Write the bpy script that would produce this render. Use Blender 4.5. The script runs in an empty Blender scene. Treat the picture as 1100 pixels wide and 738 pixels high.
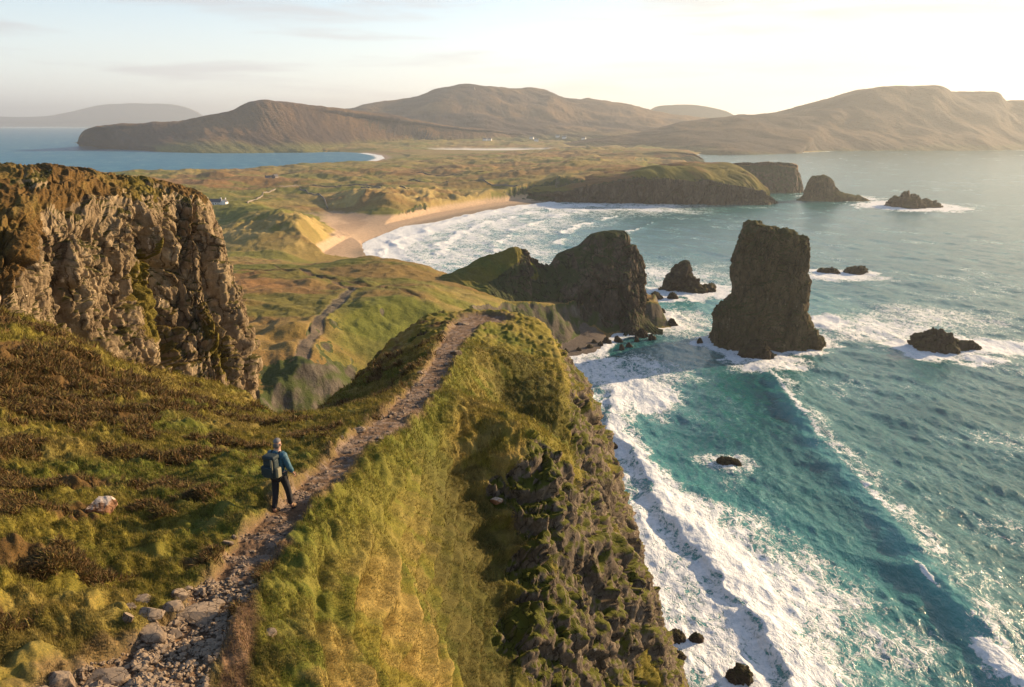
import bpy, bmesh, math, random
import numpy as np
from math import radians, sin, cos, pi
from mathutils import Vector, Matrix

# ------------------------------------------------------------------ camera, sky, sun
S = bpy.context.scene
CAMZ = 100.0
PITCH = radians(15.6)
FPX = 856.0
cam_d = bpy.data.cameras.new('camera'); cam = bpy.data.objects.new('camera', cam_d)
S.collection.objects.link(cam); S.camera = cam
cam_d.sensor_width = 36.0; cam_d.lens = 36.0 * FPX / 1100.0
cam_d.clip_start = 0.3; cam_d.clip_end = 90000
cam.location = (0, 0, CAMZ); cam.rotation_euler = (pi / 2 - PITCH, 0, 0)

SUN_AZ = radians(61.0)      # to the right of the view direction
SUN_EL = radians(16.5)
sun_d = bpy.data.lights.new('sun', 'SUN'); sun = bpy.data.objects.new('sun', sun_d)
S.collection.objects.link(sun)
sun_d.energy = 5.0; sun_d.angle = radians(0.6); sun_d.color = (1.0, 0.72, 0.43)
sdir = Vector((sin(SUN_AZ) * cos(SUN_EL), cos(SUN_AZ) * cos(SUN_EL), sin(SUN_EL)))
sun.rotation_euler = sdir.to_track_quat('Z', 'Y').to_euler()

W = bpy.data.worlds.new('World'); S.world = W; W.use_nodes = True
def build_world():
    nt = W.node_tree; N = nt.nodes; L = nt.links; N.clear()
    out = N.new('ShaderNodeOutputWorld'); bg = N.new('ShaderNodeBackground')
    sky = N.new('ShaderNodeTexSky'); sky.sky_type = 'NISHITA'; sky.sun_disc = False
    sky.sun_elevation = SUN_EL; sky.sun_rotation = SUN_AZ
    sky.altitude = 50; sky.air_density = 1.0; sky.dust_density = 0.9; sky.ozone_density = 2.0
    bg.inputs['Strength'].default_value = 0.097
    tc = N.new('ShaderNodeTexCoord')
    # thin high cloud: long low streaks, stretched flat towards the horizon
    mp = N.new('ShaderNodeMapping'); mp.inputs['Scale'].default_value = (2.6, 2.6, 26.0)
    L.new(tc.outputs['Generated'], mp.inputs['Vector'])
    n1 = N.new('ShaderNodeTexNoise'); n1.inputs['Scale'].default_value = 1.5
    n1.inputs['Detail'].default_value = 7; n1.inputs['Roughness'].default_value = 0.55; n1.inputs['Distortion'].default_value = 0.35
    L.new(mp.outputs[0], n1.inputs['Vector'])
    r1 = N.new('ShaderNodeValToRGB'); r1.color_ramp.elements[0].position = 0.50; r1.color_ramp.elements[1].position = 0.64
    L.new(n1.outputs['Fac'], r1.inputs['Fac'])
    mx = N.new('ShaderNodeMix'); mx.data_type = 'RGBA'; mx.blend_type = 'MIX'
    # cloud takes the sky's own brightness, greyed and lifted
    hsv = N.new('ShaderNodeHueSaturation'); hsv.inputs['Saturation'].default_value = 0.45; hsv.inputs['Value'].default_value = 0.76
    
    sc = N.new('ShaderNodeMath'); sc.operation = 'MULTIPLY'; sc.inputs[1].default_value = 0.85
    L.new(r1.outputs['Color'], sc.inputs[0])
    ad = N.new('ShaderNodeMix'); ad.data_type = 'RGBA'; ad.blend_type = 'ADD'; ad.inputs['Factor'].default_value = 1.0
    L.new(hsv.outputs[0], ad.inputs['A']); ad.inputs['B'].default_value = (0.12, 0.0, 0.05, 1)
    L.new(sc.outputs[0], mx.inputs['Factor'])
    # thin veil of high haze, thicker towards the horizon
    sx = N.new('ShaderNodeSeparateXYZ'); L.new(tc.outputs['Generated'], sx.inputs[0])
    mr = N.new('ShaderNodeMapRange'); mr.inputs['From Min'].default_value = 0.0; mr.inputs['From Max'].default_value = 0.20
    mr.inputs['To Min'].default_value = 0.62; mr.inputs['To Max'].default_value = 0.0; L.new(sx.outputs['Z'], mr.inputs['Value'])
    ve = N.new('ShaderNodeMix'); ve.data_type = 'RGBA'; L.new(mr.outputs[0], ve.inputs['Factor']); L.new(sky.outputs[0], ve.inputs['A']); ve.inputs['B'].default_value = (6.7, 6.75, 7.0, 1)
    L.new(ve.outputs['Result'], hsv.inputs['Color']); L.new(ve.outputs['Result'], mx.inputs['A']); L.new(ad.outputs['Result'], mx.inputs['B'])
    # the golden part of the sky round the low sun
    dp = N.new('ShaderNodeVectorMath'); dp.operation = 'DOT_PRODUCT'; L.new(tc.outputs['Generated'], dp.inputs[0]); dp.inputs[1].default_value = tuple(sdir)
    gm = N.new('ShaderNodeMapRange'); gm.interpolation_type = 'SMOOTHSTEP'; gm.inputs['From Min'].default_value = 0.45; gm.inputs['From Max'].default_value = 0.93; L.new(dp.outputs['Value'], gm.inputs['Value'])
    gd = N.new('ShaderNodeMix'); gd.data_type = 'RGBA'; gd.blend_type = 'MULTIPLY'; L.new(gm.outputs[0], gd.inputs['Factor']); L.new(mx.outputs['Result'], gd.inputs['A']); gd.inputs['B'].default_value = (.74, .64, .52, 1)
    L.new(gd.outputs['Result'], bg.inputs['Color']); L.new(bg.outputs[0], out.inputs['Surface'])
build_world()
S.view_settings.view_transform = 'Standard'; S.view_settings.look = 'None'
S.view_settings.gamma = 1.0; S.view_settings.use_curve_mapping = False
S.view_settings.exposure = 1.15
S.render.engine = 'CYCLES'
S.cycles.volume_bounces = 0; S.cycles.max_bounces = 6
S.cycles.volume_step_rate = 4

rs = np.random.RandomState(7); random.seed(7)
f32 = np.float32

# ------------------------------------------------------------------ projection helpers (photograph pixel -> world ray)
_c, _s = cos(PITCH), sin(PITCH)
def RAY(px, py):
    u = px - 550.0; v = 369.0 - py
    fw = v * _s + FPX * _c; dn = FPX * _s - v * _c
    return u / fw, dn / fw
def P(px, py, Y):
    t, r = RAY(px, py); return (t * Y, Y, CAMZ - r * Y)
def G(px, py, z=0.0):
    t, r = RAY(px, py); Y = (CAMZ - z) / r; return (t * Y, Y, z)

# ------------------------------------------------------------------ numpy noise
LAT = rs.uniform(-1, 1, 64 ** 3).astype(f32)
LAT2 = rs.uniform(-1, 1, 256 * 256).astype(f32)
def fade(t): return t * t * t * (t * (t * 6 - 15) + 10)
def n2(x, y):
    xi = np.floor(x); yi = np.floor(y); fx = fade((x - xi)).astype(f32); fy = fade((y - yi)).astype(f32)
    a = xi.astype(np.int64) & 255; b = yi.astype(np.int64) & 255; a1 = (a + 1) & 255; b1 = (b + 1) & 255
    v00 = LAT2[a * 256 + b]; v10 = LAT2[a1 * 256 + b]; v01 = LAT2[a * 256 + b1]; v11 = LAT2[a1 * 256 + b1]
    u = v00 + (v10 - v00) * fx; w = v01 + (v11 - v01) * fx
    return u + (w - u) * fy
def fbm2(x, y, size, octv=4, gain=0.5):
    x = x / size; y = y / size; o = 0; a = 1.0; tot = 0
    for k in range(octv):
        o = o + a * n2(x + 17.3 * k, y + 9.1 * k); tot += a; a *= gain
        x, y = (x * 0.8 - y * 0.6) * 2.03, (x * 0.6 + y * 0.8) * 2.03
    return o / tot
def n3(x, y, z):
    xi = np.floor(x); yi = np.floor(y); zi = np.floor(z)
    fx = fade(x - xi).astype(f32); fy = fade(y - yi).astype(f32); fz = fade(z - zi).astype(f32)
    a = xi.astype(np.int64) & 63; b = yi.astype(np.int64) & 63; c = zi.astype(np.int64) & 63
    a1 = ((a + 1) & 63) * 4096; b1 = ((b + 1) & 63) * 64; c1 = (c + 1) & 63; a = a * 4096; b = b * 64
    def l(p, q): return p + (q - p) * fx
    x00 = l(LAT[a + b + c], LAT[a1 + b + c]); x10 = l(LAT[a + b1 + c], LAT[a1 + b1 + c])
    x01 = l(LAT[a + b + c1], LAT[a1 + b + c1]); x11 = l(LAT[a + b1 + c1], LAT[a1 + b1 + c1])
    y0 = x00 + (x10 - x00) * fy; y1 = x01 + (x11 - x01) * fy
    return y0 + (y1 - y0) * fz
def fbm3(p, size, octv=4, gain=0.5, off=0.0):
    x = p[:, 0] / size + off; y = p[:, 1] / size + off * 1.7; z = p[:, 2] / size; o = 0; a = 1.0; tot = 0
    for k in range(octv):
        o = o + a * n3(x + 5.3 * k, y + 3.1 * k, z + 7.7 * k); tot += a; a *= gain
        x, y, z = (x * 0.8 - z * 0.6) * 2.03, (y * 0.8 + x * 0.6) * 1.97, (z * 0.8 - y * 0.6) * 2.01
    return o / tot
def h01(i, j, k, s):
    h = (i * 73856093) ^ (j * 19349663) ^ (k * 83492791) ^ (s * 2654435761)
    h = (h ^ (h >> 13)) * 1274126177; h = h ^ (h >> 16)
    return ((h & 0xFFFFFF) / float(0x1000000)).astype(f32)
def worley3(p, size):
    """F1, F2, random number of the nearest cell; size may be a 3-tuple"""
    q = (p / np.array(size)).astype(f32)
    b = np.floor(q).astype(np.int64); fr = q - b
    F1 = np.full(len(q), 9.0, f32); F2 = F1.copy(); ID = np.zeros(len(q), f32); TL = np.zeros(len(q), f32)
    for i in (-1, 0, 1):
        for j in (-1, 0, 1):
            for k in (-1, 0, 1):
                ci, cj, ck = b[:, 0] + i, b[:, 1] + j, b[:, 2] + k
                r1 = h01(ci, cj, ck, 1); r2 = h01(ci, cj, ck, 2); r3 = h01(ci, cj, ck, 3)
                d = np.sqrt((i + r1 - fr[:, 0]) ** 2 + (j + r2 - fr[:, 1]) ** 2 + (k + r3 - fr[:, 2]) ** 2)
                n = d < F1
                F2 = np.where(n, F1, np.minimum(F2, d)); ID = np.where(n, (r1 * 7.31 + r2 * 3.17) % 1.0, ID); F1 = np.where(n, d, F1)
                tl = (r2 * 2 - 1) * (fr[:, 0] - i - r1) + (r3 * 2 - 1) * (fr[:, 1] - j - r2) + (r1 * 2 - 1) * (fr[:, 2] - k - r3)
                TL = np.where(n, tl, TL)
    return F1, F2, (ID - .5) * 2 + 1.0 * TL
def sst(a, b, x):
    t = np.clip((x - a) / (b - a), 0, 1); return t * t * (3 - 2 * t)

# ------------------------------------------------------------------ geometry helpers
def poly_sd(poly, x, y, attr=None):
    """signed distance (positive inside) to a closed polygon and the attribute of the nearest edge point"""
    poly = np.array([(p[0], p[1]) for p in poly], f32); n = len(poly)
    best = np.full(x.shape, 1e18, f32); av = np.zeros(x.shape, f32); ins = np.zeros(x.shape, bool)
    for i in range(n):
        ax, ay = poly[i]; bx, by = poly[(i + 1) % n]; dx, dy = bx - ax, by - ay
        h = np.clip(((x - ax) * dx + (y - ay) * dy) / (dx * dx + dy * dy + 1e-9), 0, 1)
        d = (x - ax - h * dx) ** 2 + (y - ay - h * dy) ** 2
        m = d < best; best = np.where(m, d, best)
        if attr is not None: av = np.where(m, attr[i] + (attr[(i + 1) % n] - attr[i]) * h, av)
        c = ((ay > y) != (by > y)) & (x < (bx - ax) * (y - ay) / (by - ay + 1e-12) + ax)
        ins ^= c
    d = np.sqrt(best)
    return np.where(ins, d, -d), av
def line_d(pts, x, y, vals=None):
    """distance to an open polyline, and values interpolated at the nearest point"""
    best = np.full(x.shape, 1e18, f32); av = None if vals is None else np.zeros(x.shape, f32)
    for i in range(len(pts) - 1):
        ax, ay = pts[i][:2]; bx, by = pts[i + 1][:2]; dx, dy = bx - ax, by - ay
        h = np.clip(((x - ax) * dx + (y - ay) * dy) / (dx * dx + dy * dy + 1e-9), 0, 1)
        d = (x - ax - h * dx) ** 2 + (y - ay - h * dy) ** 2
        m = d < best; best = np.where(m, d, best)
        if vals is not None: av = np.where(m, vals[i] + (vals[i + 1] - vals[i]) * h, av)
    return np.sqrt(best), av
def smooth_line(pts, n=6):
    pts = np.array(pts, float); m = len(pts); t = np.linspace(0, m - 1, (m - 1) * n + 1)
    return cubic(pts, t)
def cubic(a, t):
    """Catmull-Rom along axis 0 at parameters t (0..len-1)"""
    n = len(a); i = np.clip(np.floor(t).astype(int), 0, n - 2); f = (t - i)
    f = f.reshape((-1,) + (1,) * (a.ndim - 1))
    g = lambda k: a[np.clip(k, 0, n - 1)]
    p0 = g(i - 1); p1 = g(i); p2 = g(i + 1); p3 = g(i + 2)
    p0 = np.where((i == 0).reshape(f.shape), 2 * p1 - p2, p0); p3 = np.where((i == n - 2).reshape(f.shape), 2 * p2 - p1, p3)
    return 0.5 * (2 * p1 + (p2 - p0) * f + (2 * p0 - 5 * p1 + 4 * p2 - p3) * f ** 2 + (3 * p1 - p0 - 3 * p2 + p3) * f ** 3)
def tps_fit(pts, vals, reg=1e-4):
    n = len(pts); d = np.linalg.norm(pts[:, None] - pts[None], axis=2)
    K = np.where(d > 0, d * d * np.log(d + 1e-12), 0) + reg * np.eye(n)
    Pm = np.hstack([np.ones((n, 1)), pts]); A = np.zeros((n + 3, n + 3)); A[:n, :n] = K; A[:n, n:] = Pm; A[n:, :n] = Pm.T
    return np.linalg.solve(A, np.concatenate([vals, np.zeros(3)]))
def tps_eval(pts, w, a, b):
    o = (w[-3] + w[-2] * a + w[-1] * b).astype(f32)
    for i, (px, py) in enumerate(pts):
        d2 = ((a - px) ** 2 + (b - py) ** 2 + 1e-10).astype(f32)
        o += (0.5 * w[i]) * d2 * np.log(d2)
    return o
def grid_normals(p):
    du = np.gradient(p, axis=1); dv = np.gradient(p, axis=0)
    n = np.cross(du, dv); n /= (np.linalg.norm(n, axis=2, keepdims=True) + 1e-9); return n
def new_mesh_obj(name, verts, faces, mat=None, parent=None, smooth=True, attrs=None):
    me = bpy.data.meshes.new(name); verts = np.asarray(verts, f32); faces = np.asarray(faces, np.int32)
    k = faces.shape[1]; me.vertices.add(len(verts)); me.vertices.foreach_set('co', verts.ravel())
    me.loops.add(faces.size); me.loops.foreach_set('vertex_index', faces.ravel())
    me.polygons.add(len(faces)); me.polygons.foreach_set('loop_start', np.arange(0, faces.size, k, dtype=np.int32))
    me.update(calc_edges=True)
    me.polygons.foreach_set('use_smooth', np.full(len(faces), smooth))
    for an, v in (attrs or {}).items():
        v = np.asarray(v, f32)
        if v.ndim == 1:
            at = me.attributes.new(an, 'FLOAT', 'POINT'); at.data.foreach_set('value', v)
        else:
            at = me.attributes.new(an, 'FLOAT_COLOR', 'POINT')
            at.data.foreach_set('color', np.concatenate([v, np.ones((len(v), 1), f32)], 1).ravel())
    if mat: me.materials.append(mat)
    o = bpy.data.objects.new(name, me); S.collection.objects.link(o)
    if parent: o.parent = parent
    return o
def grid_faces(nv, nu, keep=None, wrap=False):
    i = np.arange(nv * nu).reshape(nv, nu)
    if wrap: i = np.concatenate([i, i[:, :1]], 1)
    f = np.stack([i[:-1, :-1], i[:-1, 1:], i[1:, 1:], i[1:, :-1]], -1).reshape(-1, 4)
    if keep is not None:
        k = keep if not wrap else np.concatenate([keep, keep[:, :1]], 1)
        kk = (k[:-1, :-1] | k[:-1, 1:] | k[1:, 1:] | k[1:, :-1]).reshape(-1); f = f[kk]
    return f
def compact(verts, faces, attrs):
    used = np.zeros(len(verts), bool); used[faces.ravel()] = True; m = np.cumsum(used) - 1
    return verts[used], m[faces], {k: v[used] for k, v in attrs.items()}
def tag(o, label=None, cat=None, group=None, kind=None):
    if label: o['label'] = label
    if cat: o['category'] = cat
    if group: o['group'] = group
    if kind: o['kind'] = kind
    return o
def empty(name, loc, rz=0):
    o = bpy.data.objects.new(name, None); S.collection.objects.link(o); o.location = loc; o.rotation_euler = (0, 0, rz); return o

# ------------------------------------------------------------------ materials
def NN(nt, t, **kw):
    n = nt.nodes.new(t)
    for k, v in kw.items():
        if k in n.inputs: n.inputs[k].default_value = v
        else: setattr(n, k, v)
    return n
def mixc(nt, fac, a, b, blend='MIX'):
    m = nt.nodes.new('ShaderNodeMix'); m.data_type = 'RGBA'; m.blend_type = blend
    for s, v in (('Factor', fac), ('A', a), ('B', b)):
        if hasattr(v, 'is_linked') or hasattr(v, 'links'): nt.links.new(v, m.inputs[s])
        else: m.inputs[s].default_value = v if not isinstance(v, tuple) else (*v, 1) if len(v) == 3 else v
    return m.outputs['Result']
def mth(nt, op, a, b=None, c=None, clamp=False):
    m = nt.nodes.new('ShaderNodeMath'); m.operation = op; m.use_clamp = clamp
    for i, v in enumerate((a, b, c)):
        if v is None: continue
        if hasattr(v, 'links'): nt.links.new(v, m.inputs[i])
        else: m.inputs[i].default_value = v
    return m.outputs[0]
def ramp(nt, fac, stops):
    r = nt.nodes.new('ShaderNodeValToRGB'); cr = r.color_ramp
    while len(cr.elements) < len(stops): cr.elements.new(0.5)
    for e, (p, c) in zip(cr.elements, stops): e.position = p; e.color = (*c, 1) if isinstance(c, tuple) else (c, c, c, 1)
    nt.links.new(fac, r.inputs['Fac']); return r.outputs['Color']
def noise(nt, vec, scale, detail=5, rough=0.55, dist=0.0):
    n = NN(nt, 'ShaderNodeTexNoise', Scale=scale, Detail=detail, Roughness=rough, Distortion=dist)
    nt.links.new(vec, n.inputs['Vector']); return n.outputs['Fac']
def smoothstep(nt, v, a, b):
    m = nt.nodes.new('ShaderNodeMapRange'); m.interpolation_type = 'SMOOTHSTEP'
    nt.links.new(v, m.inputs['Value'])
    for k, x in (('From Min', a), ('From Max', b)):
        if hasattr(x, 'links'): nt.links.new(x, m.inputs[k])
        else: m.inputs[k].default_value = x
    return m.outputs['Result']
def new_mat(name):
    m = bpy.data.materials.new(name); m.use_nodes = True; nt = m.node_tree; nt.nodes.clear()
    out = nt.nodes.new('ShaderNodeOutputMaterial'); b = nt.nodes.new('ShaderNodeBsdfPrincipled')
    nt.links.new(b.outputs[0], out.inputs['Surface']); return m, nt, b
def simple_mat(name, col, rough=0.8, var=0.25, scale=8.0, bump=0.0):
    m, nt, b = new_mat(name); tc = nt.nodes.new('ShaderNodeTexCoord')
    n = noise(nt, tc.outputs['Object'], scale, 6)
    c = mixc(nt, n, tuple(x * (1 - var) for x in col), tuple(min(1, x * (1 + var)) for x in col))
    nt.links.new(c, b.inputs['Base Color']); b.inputs['Roughness'].default_value = rough
    b.inputs['Specular IOR Level'].default_value = 0.3
    if bump:
        bp = NN(nt, 'ShaderNodeBump', Strength=0.6, Distance=bump); nt.links.new(noise(nt, tc.outputs['Object'], scale * 2, 6), bp.inputs['Height'])
        nt.links.new(bp.outputs[0], b.inputs['Normal'])
    return m
def rock_colour(nt, vec, k, dark, light, lichen):
    """k: feature size in metres"""
    ms = NN(nt, 'ShaderNodeMapping'); ms.inputs['Scale'].default_value = (1, 1, .5); nt.links.new(vec, ms.inputs['Vector']); vec = ms.outputs[0]
    n = noise(nt, vec, 0.7 / k, 9, 0.7, 0.6); n_ = noise(nt, vec, 4.0 / k, 6, 0.7)
    c = ramp(nt, n, [(0.30, dark), (0.52, tuple((a + b) * .5 for a, b in zip(dark, light))), (0.72, light)])
    c = mixc(nt, smoothstep(nt, n_, 0.35, 0.7), mixc(nt, 1.0, c, (0.62, 0.60, 0.58), 'MULTIPLY'), c)
    l = noise(nt, vec, 2.2 / k, 8, 0.75)
    return mixc(nt, smoothstep(nt, l, 0.60, 0.70), c, lichen)
def ground_mat(name, k, dark, light, lichen, moss, bumpd=0.1, fine=1.0, gvar=(0.55, 1.5), crack=1.0):
    """tint attribute = the ground cover's own colour, rock attribute = bare rock; k = feature size (m)"""
    m, nt, b = new_mat(name); L = nt.links
    geo = nt.nodes.new('ShaderNodeNewGeometry'); vec = geo.outputs['Position']
    at = NN(nt, 'ShaderNodeAttribute', attribute_name='tint'); ar = NN(nt, 'ShaderNodeAttribute', attribute_name='rock')
    g1 = noise(nt, vec, 1.3 / k, 8, 0.65); g2 = noise(nt, vec, 9.0 / k, 5, 0.7)
    v = mixc(nt, g1, (gvar[0],) * 3, (gvar[1],) * 3); cover = mixc(nt, 1.0, at.outputs['Color'], v, 'MULTIPLY')
    cover = mixc(nt, smoothstep(nt, g2, 0.48, 0.72), cover, mixc(nt, 1.0, cover, (1.7, 1.45, 1.1), 'MULTIPLY'))
    cover = mixc(nt, smoothstep(nt, g2, 0.52, 0.3), cover, mixc(nt, 1.0, cover, (0.55, 0.6, 0.55), 'MULTIPLY'))
    rc = rock_colour(nt, vec, k * 2, dark, light, lichen)
    mz = nt.nodes.new('ShaderNodeSeparateXYZ'); L.new(geo.outputs['Normal'], mz.inputs[0])
    mo = mth(nt, 'ADD', mth(nt, 'MULTIPLY', mz.outputs['Z'], 0.55), noise(nt, vec, 0.7 / k, 7, 0.6))
    rc = mixc(nt, smoothstep(nt, mo, 0.72, 0.95), rc, moss)
    e = mth(nt, 'ADD', ar.outputs['Fac'], mth(nt, 'MULTIPLY', mth(nt, 'SUBTRACT', noise(nt, vec, 2.5 / k, 7, 0.65), 0.5), 0.9))
    fac = smoothstep(nt, e, 0.42, 0.58)
    # joints: thin dark cracks, long in the vertical
    wn = NN(nt, 'ShaderNodeTexNoise', Scale=0.8 / k, Detail=5, Roughness=.6); L.new(vec, wn.inputs['Vector'])
    wv = nt.nodes.new('ShaderNodeVectorMath'); wv.operation = 'MULTIPLY_ADD'; L.new(wn.outputs['Color'], wv.inputs[0]); wv.inputs[1].default_value = (1.3 * k,) * 3; L.new(vec, wv.inputs[2])
    wm = NN(nt, 'ShaderNodeMapping'); wm.inputs['Scale'].default_value = (1, 1, .38); wm.inputs['Rotation'].default_value = (.15, .2, 0); L.new(wv.outputs[0], wm.inputs['Vector'])
    vo = NN(nt, 'ShaderNodeTexVoronoi', Scale=0.75 / k); vo.feature = 'DISTANCE_TO_EDGE'; L.new(wm.outputs[0], vo.inputs['Vector'])
    crk = mth(nt, 'MULTIPLY', smoothstep(nt, vo.outputs['Distance'], .075, .012), mth(nt, 'MULTIPLY', smoothstep(nt, noise(nt, vec, .6 / k, 3), .40, .55), crack))
    rc = mixc(nt, mth(nt, 'MULTIPLY', crk, .75), rc, mixc(nt, 1.0, rc, (.22, .19, .17), 'MULTIPLY'))
    col = mixc(nt, fac, cover, rc)
    L.new(col, b.inputs['Base Color']); b.inputs['Roughness'].default_value = 0.9
    b.inputs['Specular IOR Level'].default_value = 0.15
    h = mth(nt, 'ADD', mth(nt, 'MULTIPLY', noise(nt, vec, 3.0 / k, 8, 0.7), 1.0), mth(nt, 'MULTIPLY', noise(nt, vec, 16.0 / k, 4, 0.7), 0.3 * fine))
    h = mth(nt, 'SUBTRACT', h, mth(nt, 'MULTIPLY', mth(nt, 'MULTIPLY', crk, fac), .9))
    bp = NN(nt, 'ShaderNodeBump', Strength=0.8, Distance=bumpd); L.new(h, bp.inputs['Height']); L.new(bp.outputs[0], b.inputs['Normal'])
    return m
DARK = (0.035, 0.030, 0.026); 
M_near = ground_mat('near_turf', 0.30, (0.055, 0.044, 0.033), (0.26, 0.21, 0.155), (0.42, 0.39, 0.33), (0.080, 0.085, 0.012), bumpd=0.05)
M_crag = ground_mat('crag_rock', 0.8, (0.15, 0.105, 0.062), (0.52, 0.41, 0.26), (0.66, 0.57, 0.43), (0.070, 0.062, 0.016), bumpd=0.2)
M_mid = ground_mat('valley_ground', 3.5, (0.07, 0.06, 0.045), (0.20, 0.17, 0.13), (0.26, 0.24, 0.2), (0.06, 0.075, 0.02), bumpd=0.7, crack=0.15)
M_cliff = ground_mat('sea_cliff_rock', 3.0, (0.050, 0.037, 0.027), (0.22, 0.165, 0.115), (0.34, 0.28, 0.22), (0.05, 0.06, 0.018), bumpd=1.1)
M_stack = ground_mat('stack_rock', 2.2, (0.055, 0.038, 0.020), (0.26, 0.19, 0.10), (0.36, 0.30, 0.20), (0.085, 0.085, 0.02), bumpd=0.9)
M_hill = ground_mat('hill_ground', 45.0, (0.045, 0.035, 0.03), (0.11, 0.085, 0.07), (0.14, 0.12, 0.10), (0.06, 0.055, 0.025), bumpd=14.0, gvar=(0.5, 1.5), crack=0.0)
# ------------------------------------------------------------------ colour zones (the ground cover's own colours)
GRASS = np.array((0.150, 0.130, 0.022)); GOLD = np.array((0.25, 0.185, 0.058)); LUSH = np.array((0.082, 0.102, 0.015))
HEATH = np.array((0.095, 0.058, 0.020)); SOIL = np.array((0.15, 0.098, 0.062)); GRIT = np.array((0.19, 0.145, 0.115))
MOOR = np.array((0.20, 0.108, 0.045)); FIELD = np.array((0.235, 0.185, 0.060)); DUNE = np.array((0.36, 0.27, 0.10))
SAND = np.array((0.44, 0.325, 0.225)); SAND2 = np.array((0.30, 0.22, 0.16)); SHING = np.array((0.12, 0.10, 0.085))
def lay(c, col, m): return c * (1 - m[..., None]) + col * m[..., None]

# ------------------------------------------------------------------ near ridge: path, slope and sea cliff
PATH = [P(95, 775, 9.2), P(150, 725, 10.35), P(205, 680, 11.75), P(240, 630, 13.5), P(268, 588, 15.3), P(305, 548, 17.3), P(345, 512, 20.2), P(375, 485, 23.4), P(408, 457, 28.0), P(448, 424, 36.0),
        P(470, 395, 45.5), P(483, 370, 56.0), P(497, 352, 64.5), P(520, 342, 71.5)]
PATHW = [1.25, 1.1, 0.7, 0.55, 0.5, 0.48, 0.52, 0.6, 0.7, 0.72, 0.75, 0.85, 1.2, 2.2]
PATHZ = np.array([p[2] for p in PATH]); 
near_pts = list(PATH) + [
    P(0, 900, 7.0), P(0, 738, 9.6), P(0, 600, 13.2), P(0, 500, 19.0), P(0, 400, 28), P(-250, 500, 16), P(-250, 738, 8.5), P(-250, 350, 30),
    P(100, 560, 16.2), P(110, 640, 12.6), P(200, 560, 16.6), P(100, 450, 26), P(200, 450, 29), P(200, 500, 21.5), P(100, 400, 34),
    P(200, 420, 41), P(270, 447, 40), P(280, 490, 24), P(300, 460, 31), P(345, 442, 45), P(60, 356, 38), P(150, 402, 44), P(320, 448, 38),
    P(240, 425, 47), P(330, 470, 27.5),
    # right of the path: rim, bowl and shoulder
    P(250, 780, 9.9), P(300, 690, 11.9), P(320, 640, 13.6), P(345, 590, 15.9), P(380, 540, 19.0), P(420, 500, 23.5), P(450, 470, 28),
    P(360, 738, 11.6), P(390, 660, 14.7), P(400, 600, 17.4), P(440, 560, 22.3), P(480, 510, 30.5), P(520, 480, 33.5), P(540, 520, 32),
    P(430, 738, 14.7), P(480, 690, 22), P(500, 620, 26.5), P(540, 560, 31), P(570, 500, 34.0), P(440, 650, 18.0), P(520, 738, 22),
    P(470, 440, 34.5), P(530, 443, 36), P(575, 458, 37), P(605, 485, 37),
    P(500, 425, 43), P(560, 420, 47), P(540, 380, 55), P(580, 395, 57), P(520, 370, 60), P(500, 395, 50),
    P(570, 347, 70), P(540, 338, 75), P(500, 336, 76), P(470, 338, 73), P(448, 348, 70), P(432, 358, 70), P(445, 380, 58), P(404, 394, 58), P(430, 406, 47), P(385, 420, 49), P(415, 425, 41),
    (0, 90, 80), (-15, 95, 78), (20, 60, 82), (20, 20, 84), (20, 5, 85), (-40, 70, 84), (-60, 60, 88), (-35, 45, 88), (-60, 30, 92), (4, 8, 80), P(0, 340, 36), P(-150, 330, 33)]
near_pts = np.array(near_pts, float)
dom = lambda x, y: (x / y * 1.6, np.log(y))
_dx, _dy = dom(near_pts[:, 0], near_pts[:, 1]); _dp = np.stack([_dx, _dy], 1)
_w = tps_fit(_dp, near_pts[:, 2], reg=2e-5)
# outline of the ridge's top: beyond it the ground falls (number = steepness)
_E = [(P(500, 880, 15), 3.0), (P(540, 738, 22), 3.0), (P(566, 645, 27), 3.0), (P(584, 560, 31.5), 3.0), (P(606, 482, 37), 3.0), (P(590, 440, 45), 3.0), (P(604, 400, 55), 3.1), (P(594, 365, 65), 3.1),
      (P(575, 346, 72), 3.0), (P(530, 337, 77), 2.5), (P(470, 338, 74), 1.6), (P(430, 356, 71), 1.6), (P(402, 394, 59), 1.5), (P(345, 440, 46), 1.5), (P(300, 441, 43.5), 1.6), (P(272, 436, 46.5), 1.6), (P(240, 430, 51), 1.6), (P(205, 424, 54), 1.6), (P(155, 408, 50), 1.6), (P(100, 380, 46), 1.6), (P(40, 348, 42), 1.6),
      ((-60, 46, 0), 1.4), ((-120, 50, 0), 1.4), ((-120, 1, 0), 1.0), ((1.0, 1, 0), 3.0)]
E_poly = [e[0] for e in _E]; E_at = [e[1] for e in _E]
path_s = smooth_line([(p[0], p[1]) for p in PATH], 5); pathw_s = cubic(np.array(PATHW)[:, None], np.linspace(0, len(PATH) - 1, (len(PATH) - 1) * 5 + 1))[:, 0]
pathz_s = cubic(PATHZ[:, None], np.linspace(0, len(PATH) - 1, (len(PATH) - 1) * 5 + 1))[:, 0]
def near_base(x, y):
    a, b = dom(x, y); z = tps_eval(_dp, _w, a, b)
    s, at = poly_sd(E_poly, x, y, E_at); s = -s
    s = s + 1.1 * fbm2(x * 0.3 + 50, y, 7.0, 3) * sst(-3, 4, s)      # buttresses and gullies
    so = np.maximum(s, 0)
    sea = sst(2.0, 2.9, at)
    drop = (1.15 * so + (at - 1.15) * (np.sqrt((so - 2.2) ** 2 + 1.2) + (so - 2.2) - (np.sqrt(2.2 ** 2 + 1.2) - 2.2)) / 2)
    return z - drop, s, sea
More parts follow.
